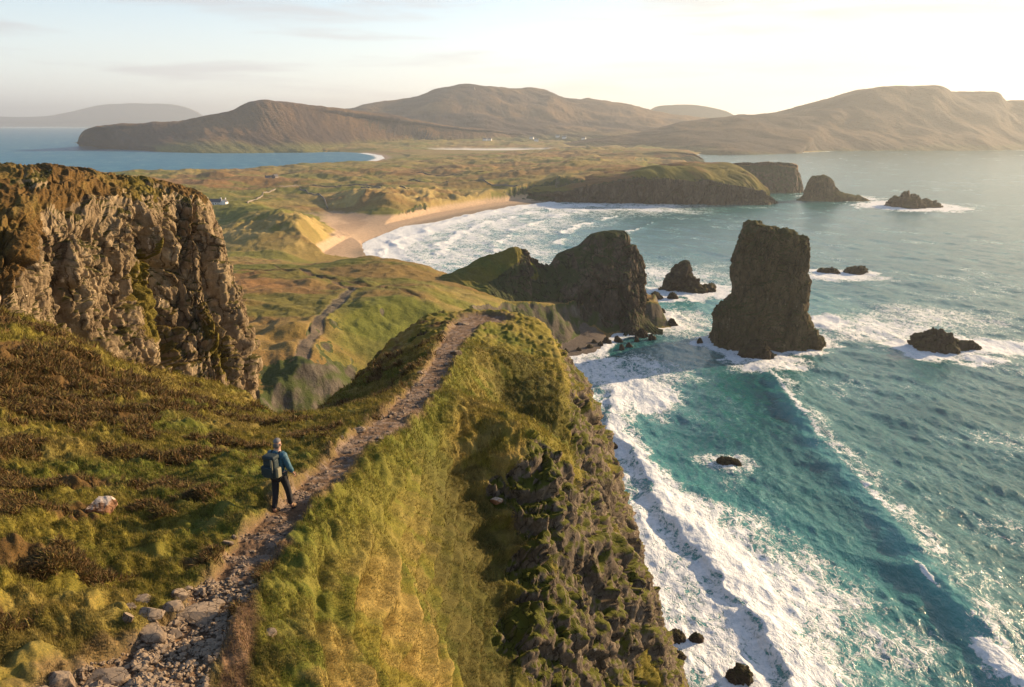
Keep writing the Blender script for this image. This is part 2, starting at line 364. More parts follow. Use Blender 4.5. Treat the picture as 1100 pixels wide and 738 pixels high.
def near_detail(x, y, z, s, sea):
    """tussocks, terracettes, the trodden path; returns z, path mask, rut mask"""
    pd, pv = line_d(path_s, x, y, pathw_s); _, pz = line_d(path_s, x, y, pathz_s)
    wob = 0.22 * fbm2(x, y, 0.9, 3)
    pm = 1 - sst(0.75, 1.15, (pd + wob) / pv)
    bank = 1 - sst(0.6, 3.4, pd / pv)
    bk = bank * .65 + .35 * (1 - sst(.7, 1.5, pd / pv)); z = z * (1 - bk) + pz * bk
    q3 = np.stack([x, y, z * 1.3], 2).reshape(-1, 3).astype(f32); s3 = lambda size, o, off: fbm3(q3, size, o, .5, off).reshape(x.shape)
    big = fbm2(x, y, 3.5, 3); t1 = np.abs(s3(.95, 3, 4.0)) * 2 + .25; t2 = s3(.30, 2, 9.0)
    t3 = np.abs(s3(.45, 2, 21.0)) * 2.4
    off = 1 - pm
    lump = sst(6, 12, y) * .5 + .5
    z = z + off * lump * 0.34 * big; nd = off * lump * (0.21 * (t1 - .5) + 0.07 * (t3 - .5) + 0.05 * t2)
    # a steep gully under the bowl and the rib of rock that shades it
    gl, gv = line_d([P(455, 470, 29)[:2], P(470, 540, 24)[:2], P(490, 620, 20.8)[:2], P(505, 690, 18)[:2], P(505, 760, 15.5)[:2]], x, y)
    z = z - .5 * np.exp(-((gl + 1.0 * big) / 3.0) ** 2) * sst(0.3, 2.2, pd)
    rl, _ = line_d([P(575, 500, 34)[:2], P(584, 570, 31)[:2], P(592, 640, 29)[:2], P(604, 738, 26)[:2]], x, y)
    z = z + 1.45 * np.exp(-((rl + 1.2 * big) / 1.9) ** 2)
    # notch between shoulder and far knoll
    nl, _ = line_d([P(500, 402, 49)[:2], P(545, 412, 46.5)[:2], P(600, 432, 44)[:2]], x, y)
    z = z - 2.6 * np.exp(-((nl + 1.2 * big) / 4.0) ** 2) * sst(1.0, 5, pd)
    # terracettes where the bowl is steep
    bowl = sst(0.6, 2.0, pd) * (1 - sst(-0.5, 1.5, s)) * sst(-6, -3.2, x + 0.35 * (14 - y) * (y < 14)) * sst(9, 11, y) * (1 - sst(30, 36, y))
    ph = (z + 0.35 * fbm2(x, y, 2.5, 2) + 0.15 * x) / 0.95 * 2 * pi
    nd = nd * (1 - .45 * bowl) + bowl * 0.30 * (np.sin(ph) + 0.45 * np.sin(2 * ph)) * (.75 + .5 * big)
    # path: sunk, gritty, with a worn rut
    gr = fbm2(x, y, 0.35, 4) * 0.07 + fbm2(x + 5, y, 0.08, 2) * 0.02
    z = z - pm * 0.17 + pm * gr
    return z, pm, bowl, pd / pv, nd
def build_near():
    nt_, ny = 1150, 960
    ts = np.linspace(-0.92, 0.50, nt_); ls = np.linspace(math.log(4.5), math.log(100), ny)
    T, Lg = np.meshgrid(ts, ls); Yv = np.exp(Lg).astype(f32); X = (T * Yv).astype(f32)
    z, s, sea = near_base(X, Yv)
    z0 = z.copy()
    z, pm, bowl, pr, nd = near_detail(X, Yv, z, s, sea)
    p = np.stack([X, Yv, z], 2); n = grid_normals(np.stack([X, Yv, z0], 2)); n *= np.sign(n[..., 2:3] + 1e-9); p = p + n * nd[..., None]
    slope = 1 - n[..., 2]
    big = fbm2(X + 3, Yv + 8, 5.0, 3)
    # bare rock: cliff bands on the sea side, small outcrops on the slopes
    pf = p.reshape(-1, 3)
    oc = fbm3(pf, 3.2, 4, .55, 3.0).reshape(X.shape)
    rock = sst(-.4, 1.4, s) * sst(0.22, 0.45, slope) * sst(-0.22, 0.15, oc + 0.24)
    for (px, py, Y, r) in ((590, 598, 31.5, 1.7), (565, 560, 31, 0.5), (610, 575, 34, 1.1), (575, 625, 29, 1.0), (535, 538, 31.5, .45), (600, 640, 33, 1.6), (565, 700, 26, 1.2), (590, 738, 27, 1.5), (448, 355, 64, 1.0), (497, 352, 67, 0.6)):
        c = P(px, py, Y); d = np.sqrt((X - c[0]) ** 2 + (Yv - c[1]) ** 2) / r
        rock = np.maximum(rock, (1 - sst(0.7, 1.3, d + 0.3 * big)) * 1.0)
    rock = np.clip(rock - pm, 0, 1)
    # blocky displacement along the normal on rock
    m = (rock.ravel() > 0.02); q = pf[m]; wq = q + 0.35 * np.stack([fbm3(q, 1.4, 2, .5, 1), fbm3(q, 1.4, 2, .5, 2), fbm3(q, 1.4, 2, .5, 3)], 1)
    F1, F2, I = worley3(wq, (1.7, 1.7, 3.2)); G1, G2, J = worley3(wq, (0.6, 0.6, 1.1))
    d = 0.46 * I - 0.30 * np.clip(1 - (F2 - F1) / 0.08, 0, 1) + 0.17 * J - 0.08 * np.clip(1 - (G2 - G1) / 0.1, 0, 1) + 0.10 * fbm3(q, 0.8, 4)
    disp = np.zeros(len(pf), f32); disp[m] = d * rock.ravel()[m]
    cl = (sst(0, 3, s) * sst(0.25, .5, slope)).ravel(); mc = cl > 0.02; qc = pf[mc]
    disp[mc] += cl[mc] * (0.75 * fbm3(qc, 2.6, 3) + 0.30 * (1 - 2 * np.abs(fbm3(qc, 0.9, 3, .5, 4))))
    pf = pf + n.reshape(-1, 3) * disp[:, None]
    # colours
    tint = np.broadcast_to(GRASS, X.shape + (3,)).copy()
    nz = fbm2(X, Yv, 2.4, 4, .6); nz2 = fbm2(X + 77, Yv + 31, 0.7, 3, .6)
    tint = lay(tint, LUSH, sst(-.1, .35, fbm2(X + 9, Yv, 4.0, 3) + nz2 * .4) * 0.8)
    left = X < -5
    tint = lay(tint, GOLD, np.clip(sst(-.15, .4, nz + nz2 * .5) * (0.55 + .3 * bowl), 0, 1) * (1 - .3 * (Yv < 10)))
    tint = lay(tint, GOLD, bowl * sst(-.3, .2, nz2 + nz) * 0.7)
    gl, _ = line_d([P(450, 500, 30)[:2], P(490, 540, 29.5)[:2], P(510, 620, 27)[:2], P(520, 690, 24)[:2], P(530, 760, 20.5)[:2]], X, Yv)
    dk = sst(.15, .75, np.exp(-(gl / 2.1) ** 2) + .45 * nz + .25 * nz2); tint = lay(tint, np.array((.055, .056, .014)), dk * .85)     # dark growth in the gully, with the bowl's shade put into the tint
    lp = sst(2.4, 1.2, line_d(path_s, X, Yv)[0]) * (X > np.interp(Yv, path_s[:, 1], path_s[:, 0])); tint = lay(tint, np.array((.110, .120, .019)), np.clip(lp * (.65 + .6 * nz), 0, 1))
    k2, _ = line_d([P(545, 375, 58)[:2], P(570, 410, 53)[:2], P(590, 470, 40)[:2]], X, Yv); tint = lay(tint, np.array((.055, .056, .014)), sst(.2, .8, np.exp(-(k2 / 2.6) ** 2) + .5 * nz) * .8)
    hm = heath_mask(X, Yv)
    tint = lay(tint, HEATH, hm)
    rut = (1 - sst(.15, .35, line_d([P(255, 760, 10.4)[:2], P(262, 690, 12.0)[:2], P(268, 630, 14.0)[:2], P(300, 592, 15.6)[:2]], X, Yv)[0] + .15 * nz2))
    tint = lay(tint, SOIL, np.clip(sst(1.35, 0.95, pr + .5 * nz2) * .7 + rut, 0, 1) * (1 - pm))
    tint = lay(tint, SOIL * (0.9 + .3 * nz2[..., None]), pm)
    tint = lay(tint, GRIT, pm * sst(-.1, .25, fbm2(X, Yv, .35, 3)))
    tint = lay(tint, GRASS * .7, sst(0, 2, s) * .7)
    keep = (pf[:, 2] > -4).reshape(X.shape)
    f = grid_faces(ny, nt_, keep)
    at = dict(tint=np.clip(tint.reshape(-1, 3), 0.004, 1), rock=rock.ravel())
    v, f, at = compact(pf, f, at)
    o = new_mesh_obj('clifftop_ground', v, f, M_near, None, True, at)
    tag(o, 'tussocky green and golden clifftop ridge carrying the footpath, falling steeply to the surf', 'ground', kind='structure')
    return X, Yv, pf.reshape(X.shape + (3,)), tint, pm, rock, hm, s, n
def heath_mask(X, Y):
    c = np.zeros(X.shape, f32)
    for (px, py, Yc, r) in ((60, 430, 27, 4.6), (130, 420, 33, 4.4), (0, 380, 30, 6), (-40, 430, 24, 5), (180, 425, 36, 3), (30, 560, 16, 1.5), (70, 530, 18, 1.2), (130, 490, 22, 1.8), (10, 480, 20, 2), (180, 440, 31, 1.8), (230, 470, 26, 1.0), (60, 590, 14.6, 1.0),
                            (10, 620, 13.0, 0.9), (-60, 520, 17, 2), (290, 480, 25.5, .8), (220, 420, 38, 2.5), (100, 620, 13.4, .3)):
        t, r_ = RAY(px, py); x = t * Yc
        c = np.maximum(c, 1 - np.sqrt((X - x) ** 2 + (Y - Yc) ** 2) / r)
    n = fbm2(X + 200, Y, 1.5, 4, .6)
    return sst(0.12, 0.34, c * .75 + n * 1.05 - .12) * (X < -5.0) * sst(0.05, 0.2, c + 0.05 + .3 * n)
NEAR = build_near()

def ground_z(x, y):
    """height of the near ground as built"""
    X, Y, p = NEAR[0], NEAR[1], NEAR[2]
    ny, nt_ = X.shape
    i = (math.log(y) - math.log(4.5)) / (math.log(100) - math.log(4.5)) * (ny - 1); j = (x / y + 0.92) / 1.42 * (nt_ - 1)
    i = min(max(int(round(i)), 0), ny - 1); j = min(max(int(round(j)), 0), nt_ - 1)
    return float(p[i, j, 2])
def near_hit(px, py):
    """world point where the photograph's pixel meets the near ground"""
    t, r = RAY(px, py); X, Y, p = NEAR[0], NEAR[1], NEAR[2]
    nt_ = X.shape[1]; j = int(round((t + 0.92) / 1.42 * (nt_ - 1)))
    ratio = (CAMZ - p[:, j, 2]) / Y[:, j]
    k = np.argmax(ratio < r)
    return Vector((t * Y[k, j], Y[k, j], p[k, j, 2]))

# ------------------------------------------------------------------ lofted landforms
def patch(name, rows, nu, nv, mat, dispf, tintf, keep=None):
    A = np.array(rows, float)
    A = cubic(A, np.linspace(0, A.shape[0] - 1, nv)); A = cubic(A.transpose(1, 0, 2), np.linspace(0, A.shape[1] - 1, nu)).transpose(1, 0, 2)
    n = grid_normals(A)
    U, V = np.meshgrid(np.linspace(0, 1, nu), np.linspace(0, 1, nv))
    # normals outward: towards the camera side or up
    sgn = np.sign(np.sum(n * (np.array((0, 0, CAMZ)) - A), axis=2).mean()); n = n * sgn
    p = A.reshape(-1, 3); nf = n.reshape(-1, 3)
    d = dispf(p, nf, U.ravel(), V.ravel())
    q = p + (nf * d[:, None] if d.ndim == 1 else d)
    n2_ = grid_normals(q.reshape(A.shape)).reshape(-1, 3) * sgn
    tint, rock = tintf(q, n2_, nf, U.ravel(), V.ravel())
    f = grid_faces(nv, nu)
    if sgn < 0: f = f[:, ::-1]
    v, f, at = compact(q, f, dict(tint=np.clip(tint, 0.004, 1), rock=np.clip(rock, 0, 1)))
    return new_mesh_obj(name, v, f, mat, None, True, at)
def blocks(p, a, size, warp=0.14):
    w = p + warp * size * np.stack([fbm3(p, size * 1.5, 2, .5, 11), fbm3(p, size * 1.5, 2, .5, 12), fbm3(p, size * 1.5, 2, .5, 13)], 1)
    F1, F2, I = worley3(w, (size, size, size * 2.3)); G1, G2, J = worley3(w, (size * .36, size * .36, size * .8))
    return a * (0.42 * I - 0.40 * np.clip(1 - (F2 - F1) / 0.07, 0, 1) + 0.16 * J - 0.14 * np.clip(1 - (G2 - G1) / 0.10, 0, 1))

# crag on the left
def low(row, dz, dy=0): return [(x, y - dy, z - dz) for x, y, z in row]
crag = [
    [P(-200, 205, 90), P(0, 205, 90), P(60, 210, 90), P(100, 215, 90), P(150, 222, 88), P(185, 232, 86), P(200, 240, 86), P(205, 245, 88), P(190, 250, 90)],
    [P(-200, 176, 52), P(0, 180, 54), P(60, 182, 56), P(100, 186, 59), P(150, 196, 63), P(185, 203, 66), P(203, 208, 68), P(207, 217, 72), P(190, 225, 84)],
    [P(-200, 190, 45), P(0, 192, 47), P(60, 197, 49), P(100, 198, 52), P(150, 202, 57), P(190, 206, 61), P(213, 211, 63), P(222, 222, 67), P(203, 232, 80)],
    [P(-200, 215, 42), P(0, 220, 44), P(50, 232, 46), P(100, 228, 49), P(150, 226, 53), P(190, 224, 58), P(218, 232, 60), P(227, 246, 66), P(208, 252, 80)],
    [P(-200, 250, 38), P(0, 262, 40), P(50, 272, 43.2), P(100, 270, 47.3), P(150, 268, 52), P(190, 270, 56.8), P(226, 280, 59.3), P(236, 290, 65), P(215, 292, 80)],
    [P(-200, 290, 35.5), P(0, 305, 37.8), P(50, 315, 42), P(100, 322, 46.3), P(150, 328, 51), P(195, 335, 55.8), P(242, 342, 58.2), P(253, 348, 64), P(235, 345, 80)],
    [P(-200, 330, 32), P(0, 348, 35), P(50, 368, 39), P(100, 390, 43.3), P(155, 408, 48), P(210, 424, 52), P(262, 432, 55), P(279, 430, 62), P(260, 420, 80)]]
crag.append(low(crag[-1], 5, -1.0)); crag.append(low(crag[-1], 22, -3))
def crag_d(p, n, U, V):
    m = sst(0.30, 0.50, V + 0.10 * fbm3(p, 8, 3)); 
    f = -1.7 * np.exp(-((U - 0.575 - .02 * fbm3(p, 4, 2)) / 0.013) ** 2) * m    # deep vertical cleft
    f += -1.2 * np.exp(-((U - 0.71 - .05 * (V - .5)) / 0.02) ** 2) * m
    return (blocks(p, 1.7, 3.4) + blocks(p + 31, .75, 1.5)) * (0.12 + 0.88 * m) + 1.5 * fbm3(p, 7, 2) * (.25 + .75 * m) + .28 * blocks(p + 77, 1, .55) * m + f + (1 - m) * (0.35 * (1 - 2 * np.abs(fbm3(p, 1.2, 3))))
def crag_t(p, n, n0, U, V):
    nz = fbm3(p, 3.0, 4, .6)
    rock = sst(0.26, 0.36, V + 0.14 * nz) * (1 - 0.35 * sst(0.5, 0.8, n[:, 2] + .2 * nz))
    rock *= sst(0.14, 0.25, U + 0.40 * (V - .50) + .10 * nz)       # heather on the left shoulder
    rock *= 1 - sst(.82, .92, V + .10 * nz) * .8
    gr = np.exp(-((U - 0.53 - 0.10 * (V - .5)) / 0.05) ** 2) + 1.1 * np.exp(-(((U - 0.69) / 0.05) ** 2 + ((V - .72) / .12) ** 2)) + 0.9 * np.exp(-(((U - 0.42) / 0.06) ** 2 + ((V - .80) / .06) ** 2))
    rock = np.clip(rock - 0.75 * gr * sst(.0, .3, nz + .25), 0, 1)
    rock = np.maximum(rock, 0.8 * sst(.25, .4, fbm3(p, 2.2, 3, .6, 9)) * (V > .12) * (V < .4))
    t = np.broadcast_to(HEATH * 1.15, (len(p), 3)).copy()
    t = lay(t, GOLD * .62, sst(-.05, .35, nz) * .75); t = lay(t, GRASS * .8, np.clip(gr, 0, 1) * .8)
    return t, rock
o = patch('crag', crag, 760, 620, M_crag, crag_d, crag_t)
tag(o, 'sunlit tan rock crag with dark clefts and a heather cap, left of the footpath', 'cliff', kind='structure')

# ---- middle distance: valley, dunes, beach, fields
COAST = [((26, 40, 0), 3.0), ((24, 90, 0), 1.5), ((16, 130, 0), .8), ((12, 200, 0), .5), (G(585, 405), .35), (G(604, 383), .10), (G(635, 376), .10), (G(652, 366), .12), (G(660, 358), .8), ((80, 392, 0), 2), ((80, 420, 0), 2),
         ((40, 450, 0), 1.2), ((-10, 470, 0), 1.2), ((-50, 520, 0), 1.0), (G(425, 287), .5), (G(404, 281), .12), (G(392, 272), .035), (G(410, 259), .035), (G(450, 242), .035), (G(500, 230), .04), (G(545, 222), .05), (G(592, 216), .08),
         (G(640, 217), 1.0), (G(700, 217), 1.2), (G(760, 217), 1.2), (G(800, 214), 1.2), (G(805, 206), 1.2), (G(740, 190), .5), (G(690, 180), .3), (G(700, 177), .4), (G(740, 176.5), .6), (G(745, 172), .6), (G(735, 167), .3),
         (G(760, 165.5), .15), (G(840, 165), .15), (G(900, 162), .2), (G(1300, 161), .2), ((9000, 2500, 0), 1), ((9000, -2000, 0), 1), ((26, -2000, 0), 3.0)]
INLET = [(G(-700, 205), .3), (G(-200, 196), .3), (G(60, 191), .3), (G(160, 187.5), .25), (G(232, 186.3), .3), (G(262, 184.6), .25), (G(285, 183), .3), (G(315, 180.2), .3), (G(340, 178.2), .3), (G(380, 177), .2), (G(403, 174), .08), (G(414, 170), .05), (G(410, 167), .05),
         (G(396, 164.6), .1), (G(365, 163.2), .2), (G(300, 163.6), .3), (G(240, 164), .3), (G(180, 162), .3), (G(120, 157), .3), (G(85, 153.5), .3), ((-2100, 3900, 0), .3), ((-1500, 12000, 0), .3), ((-30000, 12000, 0), .3), ((-30000, 900, 0), .3)]
mp = []
def m_(px, py, z): mp.append(G(px, py, z))
for a in [(330, 440, 30), (300, 425, 33), (355, 412, 32), (300, 368, 38), (375, 348, 39.5), (400, 339, 39), (432, 336, 38), (400, 395, 31), (330, 395, 36), (285, 400, 36), (420, 360, 35), (350, 375, 38),
          (260, 340, 39), (340, 330, 38), (260, 300, 34), (330, 300, 33), (240, 285, 27), (375, 318, 36), (380, 290, 31), (440, 292, 31), (405, 300, 33), (450, 310, 34), (500, 327, 28), (530, 318, 22), (560, 322, 12), (430, 282, 29), (380, 279, 27), (340, 284, 25), (300, 281, 22),
          (230, 250, 13), (300, 228, 25), (262, 224, 20), (335, 238, 22), (352, 250, 10), (345, 270, 7), (335, 279, 5), (235, 268, 11), (300, 262, 14), (240, 236, 12), (270, 245, 17),
          (232, 221, 15), (300, 205, 14), (360, 215, 13), (400, 209, 22), (440, 207, 17), (480, 214, 12), (385, 236, 4), (470, 226, 5), (372, 225, 9),
          (200, 200, 19), (180, 194, 17), (300, 193, 14), (400, 190, 13), (500, 195, 14), (550, 203, 16), (520, 212, 12), (425, 199, 15), (360, 184, 12), (250, 190, 15),
          (450, 172, 9), (500, 163, 4), (600, 161, 8), (450, 156, 14), (550, 152, 20), (640, 160, 20), (700, 165, 10), (440, 182, 11), (530, 178, 14), (620, 190, 28), (570, 183, 24), (650, 176, 30), (720, 180, 22), (540, 161, 4), (470, 160, 6)]:
    m_(*a)
mp += [(-20, 100, 40), (-60, 110, 50), (-100, 120, 60), (-10, 180, 28), (-60, 160, 32), (-150, 200, 45), (-300, 300, 48), (-400, 600, 30), (-500, 1000, 20), (0, 300, 20), (30, 380, 15), (-30, 60, 50), (-900, 1600, 10)]
mp = np.array(mp, float); _mx, _my = dom(mp[:, 0], mp[:, 1]); _mdp = np.stack([_mx, _my], 1); _mw = tps_fit(_mdp, mp[:, 2], reg=2e-5)
cp, ca = [c[0] for c in COAST], [c[1] for c in COAST]; ip, ia = [c[0] for c in INLET], [c[1] for c in INLET]
def build_mid():
    nt_, ny = 900, 1050
    ts = np.linspace(-0.80, 0.42, nt_); ls = np.concatenate([np.linspace(math.log(60), math.log(900), 760, endpoint=False), np.linspace(math.log(900), math.log(4200), 290)])
    T, Lg = np.meshgrid(ts, ls); Y = np.exp(Lg).astype(f32); X = (T * Y).astype(f32)
    a, b = dom(X, Y); z = tps_eval(_mdp, _mw, a, b)
    sc = np.clip(Y / 400, .4, 4)
    z = z + sc * 2.6 * fbm2(X, Y, 60 * 1.0, 5, .55) * sst(2, 14, z) + sst(2, 12, z) * 1.1 * (np.abs(fbm2(X + 300, Y, 24, 4)) * 2 - .5) + sst(20, 34, z) * sst(500, 300, Y) * 1.6 * (np.abs(fbm2(X + 70, Y + 20, 30, 5, .55)) * 2 - .5) + .5 * fbm2(X, Y, 5, 3) * sst(5, 12, z)
    # gully with a stream cutting down towards the near ridge
    gl = [G(440, 330, 38)[:2], G(415, 352, 34)[:2], G(395, 375, 30)[:2], G(405, 400, 26)[:2], (-45, 190), (-15, 150), (10, 120)]
    gd, _ = line_d(smooth_line(gl, 5), X, Y); gd = gd + 5 * fbm2(X, Y, 18, 3)
    z = z - 8 * np.exp(-(np.maximum(gd, 0) / 13) ** 2)
    g2, _ = line_d([G(272, 388, 40)[:2], G(310, 402, 37)[:2], G(345, 425, 30)[:2], (-45, 190)], X, Y); z = z - 6 * np.exp(-((g2 + 4 * fbm2(X, Y, 14, 3)) / 10) ** 2)
    # eroded runnels in the banks
    z = z - 2.0 * np.abs(fbm2(X * 1.0, Y * .5, 14, 3)) * sst(.4, .8, 1 - np.abs(Y - 230) / 110) * (X < -20)
    # dunes: marram lumps
    dm = np.zeros(X.shape, f32)
    for (px, py, zz, rx, ry) in ((300, 240, 18, 55, 75), (345, 255, 10, 30, 70), (430, 212, 14, 95, 60), (395, 215, 14, 50, 50), (500, 212, 9, 80, 50)):
        c = G(px, py, zz); dm = np.maximum(dm, 1 - sst(.6, 1.2, np.sqrt(((X - c[0]) / rx) ** 2 + ((Y - c[1]) / ry) ** 2)))
    z = z + dm * (3.4 * (1 - 2 * np.abs(fbm2(X + 20, Y * .6, 22, 4, .55))))
    s, at = poly_sd(cp, X, Y, ca); s = -s; s2, at2 = poly_sd(ip, X, Y, ia); s2 = -s2       # >0 on land
    sj = s + 6 * fbm2(X, Y, 40, 4) * sst(.1, .3, at); s2j = s2 + sst(.03, .3, at2) * 22 * fbm2(X, Y, 90, 4)
    capA = np.where(sj > 0, 0.05 + sj * at + np.maximum(sj - 32, 0) * 1.1 * (at < .09) + np.maximum(sj - 13, 0) * 1.3 * (at >= .09), sj * .25); capB = np.where(s2j > 0, .1 + s2j * at2 + np.maximum(s2j - 60, 0) * .3, s2j * .1)
    z0 = z; z = np.minimum(np.minimum(z, capA), capB)
    ccap = sst(.5, 4, z0 - z)                                   # the shore profile rules here
    # cover
    n = fbm2(X, Y, 70, 5, .6); n_ = fbm2(X + 500, Y, 18, 4, .6)
    tint = np.broadcast_to(FIELD, X.shape + (3,)).copy()
    tint = lay(tint, GRASS * 1.1, sst(-.0, .45, n_ + .4 * n) * .8)
    tint = lay(tint, GOLD * .8, sst(.05, .4, fbm2(X + 90, Y, 40, 4)) * .6)
    def blob(px, py, zz, rx, ry, w=1.0):
        c = G(px, py, zz); return (1 - sst(.7, 1.1, np.sqrt(((X - c[0]) / rx) ** 2 + ((Y - c[1]) / ry) ** 2) + .35 * n + .2 * n_)) * w
    moor = np.maximum.reduce([blob(290, 312, 34, 75, 75), blob(240, 300, 30, 60, 60), blob(180, 197, 18, 130, 240), blob(250, 196, 15, 110, 130), blob(420, 186, 12, 130, 110, .7), blob(540, 178, 14, 220, 120, .75),
                              blob(640, 180, 30, 200, 90, .7), blob(480, 198, 14, 120, 60, .5), blob(300, 350, 42, 30, 30, .5), blob(620, 165, 15, 400, 200, .6)])
    tint = lay(tint, MOOR, np.clip(moor, 0, 1) * (.75 + .25 * n_))
    tint = lay(tint, HEATH * 1.4, np.clip(moor, 0, 1) * sst(.15, .4, fbm2(X + 30, Y, 28, 4, .6)) * .5)
    tint = lay(tint, LUSH * 1.15, np.maximum.reduce([blob(270, 288, 26, 130, 22, .8), blob(400, 292, 31, 70, 40, .6), blob(350, 203, 13, 100, 60, .5), blob(560, 205, 20, 90, 70, .8), blob(260, 232, 14, 60, 40, .5), blob(430, 345, 40, 25, 60, .7)]))
    dl = dm * sst(-.15, .2, fbm2(X + 60, Y * .7, 20, 4) + .12); tint = lay(tint, DUNE, dl * .9); fq = fbm2(X * .35 + 8, Y, 55, 4, .6); tint = lay(tint, LUSH * 1.3, sst(.12, .3, fq) * (1 - dl) * .6); tint = lay(tint, MOOR * 1.1, sst(-.12, -.35, fq) * (1 - dl) * .55)
    # drystone walls and tracks read as thin lines at this distance: sunken tracks only
    for ln, w, col in (([G(378, 306, 36)[:2], G(368, 318, 36)[:2], G(352, 332, 38)[:2], G(338, 345, 39)[:2], G(322, 362, 42)[:2]], 2.6, SHING * 1.0), ([G(240, 288, 27)[:2], G(300, 290, 30)[:2], G(350, 296, 32)[:2], G(400, 306, 34)[:2], G(452, 318, 36)[:2]], 2.2, HEATH * .8),
                       ([G(376, 306, 36)[:2], G(340, 296, 31)[:2], G(290, 287, 24)[:2]], 1.2, SOIL)):
        d, _ = line_d(smooth_line(ln, 6), X, Y); k = 1 - sst(w * .6, w, d + 1.2 * n_); tint = lay(tint, col, k * .85); z = z - .5 * k
    # sand
    beach = (at < .09) * (s < 250) * (s > -30) * (z < 7.5) * (Y > 450) * (Y < 1150)
    bd = sst(.4, .8, beach.astype(f32)) * sst(8.5, 5.5, z + 1.5 * n_)
    stain = sst(.0, .35, fbm2(X + 10, Y * .5, 30, 4)) * sst(25, 60, s)
    tint = lay(tint, SAND, bd); tint = lay(tint, SAND2, bd * stain * .8)
    tint = lay(tint, SAND * np.array((.55, .6, .65)), bd * sst(18, 3, s))
    shing = ((at < .5) & (Y < 420) & (s < 40) & (Y > 250)).astype(f32); tint = lay(tint, SHING, shing * sst(12, 6, z))
    tint = lay(tint, SAND2, sst(30, 5, s2) * (at2 < .12))
    # tidal lagoon flats
    c1 = G(530, 160.6, 3); lag = 1 - sst(.8, 1.1, np.sqrt(((X - c1[0]) / 215) ** 2 + ((Y - c1[1]) / 90) ** 2) + .3 * n)
    tint = lay(tint, np.array((.62, .60, .56)), lag); z = z * (1 - lag) + 3.2 * lag
    p = np.stack([X, Y, z], 2); nn = grid_normals(p); nn *= np.sign(nn[..., 2:3] + 1e-9); sl = 1 - nn[..., 2]
    rock = sst(.17, .34, sl + .07 * n_) * (1 - dm) * (1 - bd)
    sc1 = G(315, 428, 32); rock = np.maximum(rock, 1 - sst(.6, 1.2, np.sqrt(((X - sc1[0]) / 16) ** 2 + ((Y - sc1[1]) / 26) ** 2) + .5 * n_))
    rock = np.maximum(rock, .9 * sst(.55, .2, s2 / 60) * sst(-2, 0, s2) * (at2 > .2))
    rock = np.maximum(rock, shing * .25 * sst(12, 6, z))
    zz = z + rock * np.clip(Y / 300, .4, 3) * (2.4 * (.35 - np.abs(fbm2(X + 3, Y, 13, 4, .6)) * 2) + .8 * fbm2(X, Y, 4, 2)) * sst(1, 5, z); p[..., 2] = zz
    keep = z > -5
    # skip what lies wholly under the near ridge
    f = grid_faces(ny, nt_, keep)
    v, f, at_ = compact(p.reshape(-1, 3), f, dict(tint=np.clip(tint.reshape(-1, 3), .004, 1), rock=rock.ravel()))
    o = new_mesh_obj('valley', v, f, M_mid, None, True, at_)
    tag(o, 'green and russet valley floor with dunes, sandy beach and distant fields', 'terrain', kind='structure')
    return X, Y, z
MID = build_mid()
def mid_z(x, y):
    X, Y, z = MID; i = int(np.argmin(np.abs(Y[:, 0] - y))); j = int(np.argmin(np.abs(X[i] - x))); return float(z[i, j])

# ---- spur and rock headland between the two bays
cols = [430, 470, 510, 535, 557, 572, 587, 602, 622, 636, 655, 672, 681, 690, 697, 707, 713]
spur = [
    [(P(c, 0, 1)[0] * 470, 470 if c < 600 else 440, -4) for c in cols],
    [P(430, 330, 400), P(470, 305, 405), P(510, 288, 405), P(535, 281, 405), P(557, 275, 405), P(572, 288, 405), P(587, 292, 410), P(602, 282, 415), P(622, 270, 415), P(636, 262, 415), P(655, 259, 415), P(672, 262, 415), P(680, 278, 412), P(688, 298, 412), P(696, 320, 412), P(705, 345, 410), P(711, 355, 410)],
    [P(430, 325, 375), P(470, 300, 385), P(510, 282, 392), P(535, 275, 394), P(557, 268, 395), P(572, 280, 397), P(587, 284, 400), P(602, 274, 403), P(622, 263, 404), P(636, 253, 404), P(655, 251, 404), P(673, 253, 404), P(682, 266, 403), P(691, 288, 402), P(697, 313, 400), P(707, 338, 398), P(713, 353, 396)],
    [P(430, 335, 350), P(470, 316, 360), P(510, 303, 372), P(535, 296, 378), P(557, 284, 386), P(572, 298, 387), P(587, 302, 389), P(602, 298, 390), P(622, 286, 392), P(636, 276, 394), P(655, 274, 395), P(671, 276, 396), P(681, 288, 396), P(690, 306, 395), P(697, 324, 394), P(707, 344, 393), P(713, 355, 393)],
    [P(430, 350, 330), P(470, 334, 340), P(510, 322, 352), P(535, 318, 362), P(557, 315, 370), P(572, 322, 374), P(587, 325, 376), P(602, 322, 379), P(622, 314, 381), P(636, 308, 384), P(655, 308, 385), P(670, 312, 386), P(680, 320, 387), P(689, 330, 388), P(698, 340, 389), P(706, 350, 390), P(712, 357, 391)],
    [P(430, 370, 305), P(470, 358, 310), P(510, 350, 320), P(535, 350, 332), P(557, 348, 342), P(572, 350, 350), G(592, 350, 6), G(607, 352, 4), G(627, 352, 3), G(640, 353, 2), G(658, 355, 0), G(672, 357, 0), G(684, 358.5, 0), G(692, 359, 0), G(700, 359.5, 0), G(707, 359, 0), G(712, 358.5, 0)]]
spur.append([(x, y - 6, -10 if i > 5 else z - 12) for i, (x, y, z) in enumerate(spur[-1])])
def cliff_disp(amp, size):
    def d(p, n, U, V):
        steep = sst(.25, .6, 1 - np.abs(n[:, 2])); lf = fbm3(p * np.array((1, 1, .35)), size * 1.6, 4, .55)
        return steep * (amp * 1.0 * lf + blocks(p, amp * 1.1, size) + blocks(p + 55, amp * .5, size * .42)) + (1 - steep) * amp * 1.0 * fbm3(p, size * 1.5, 5, .55)
    return d
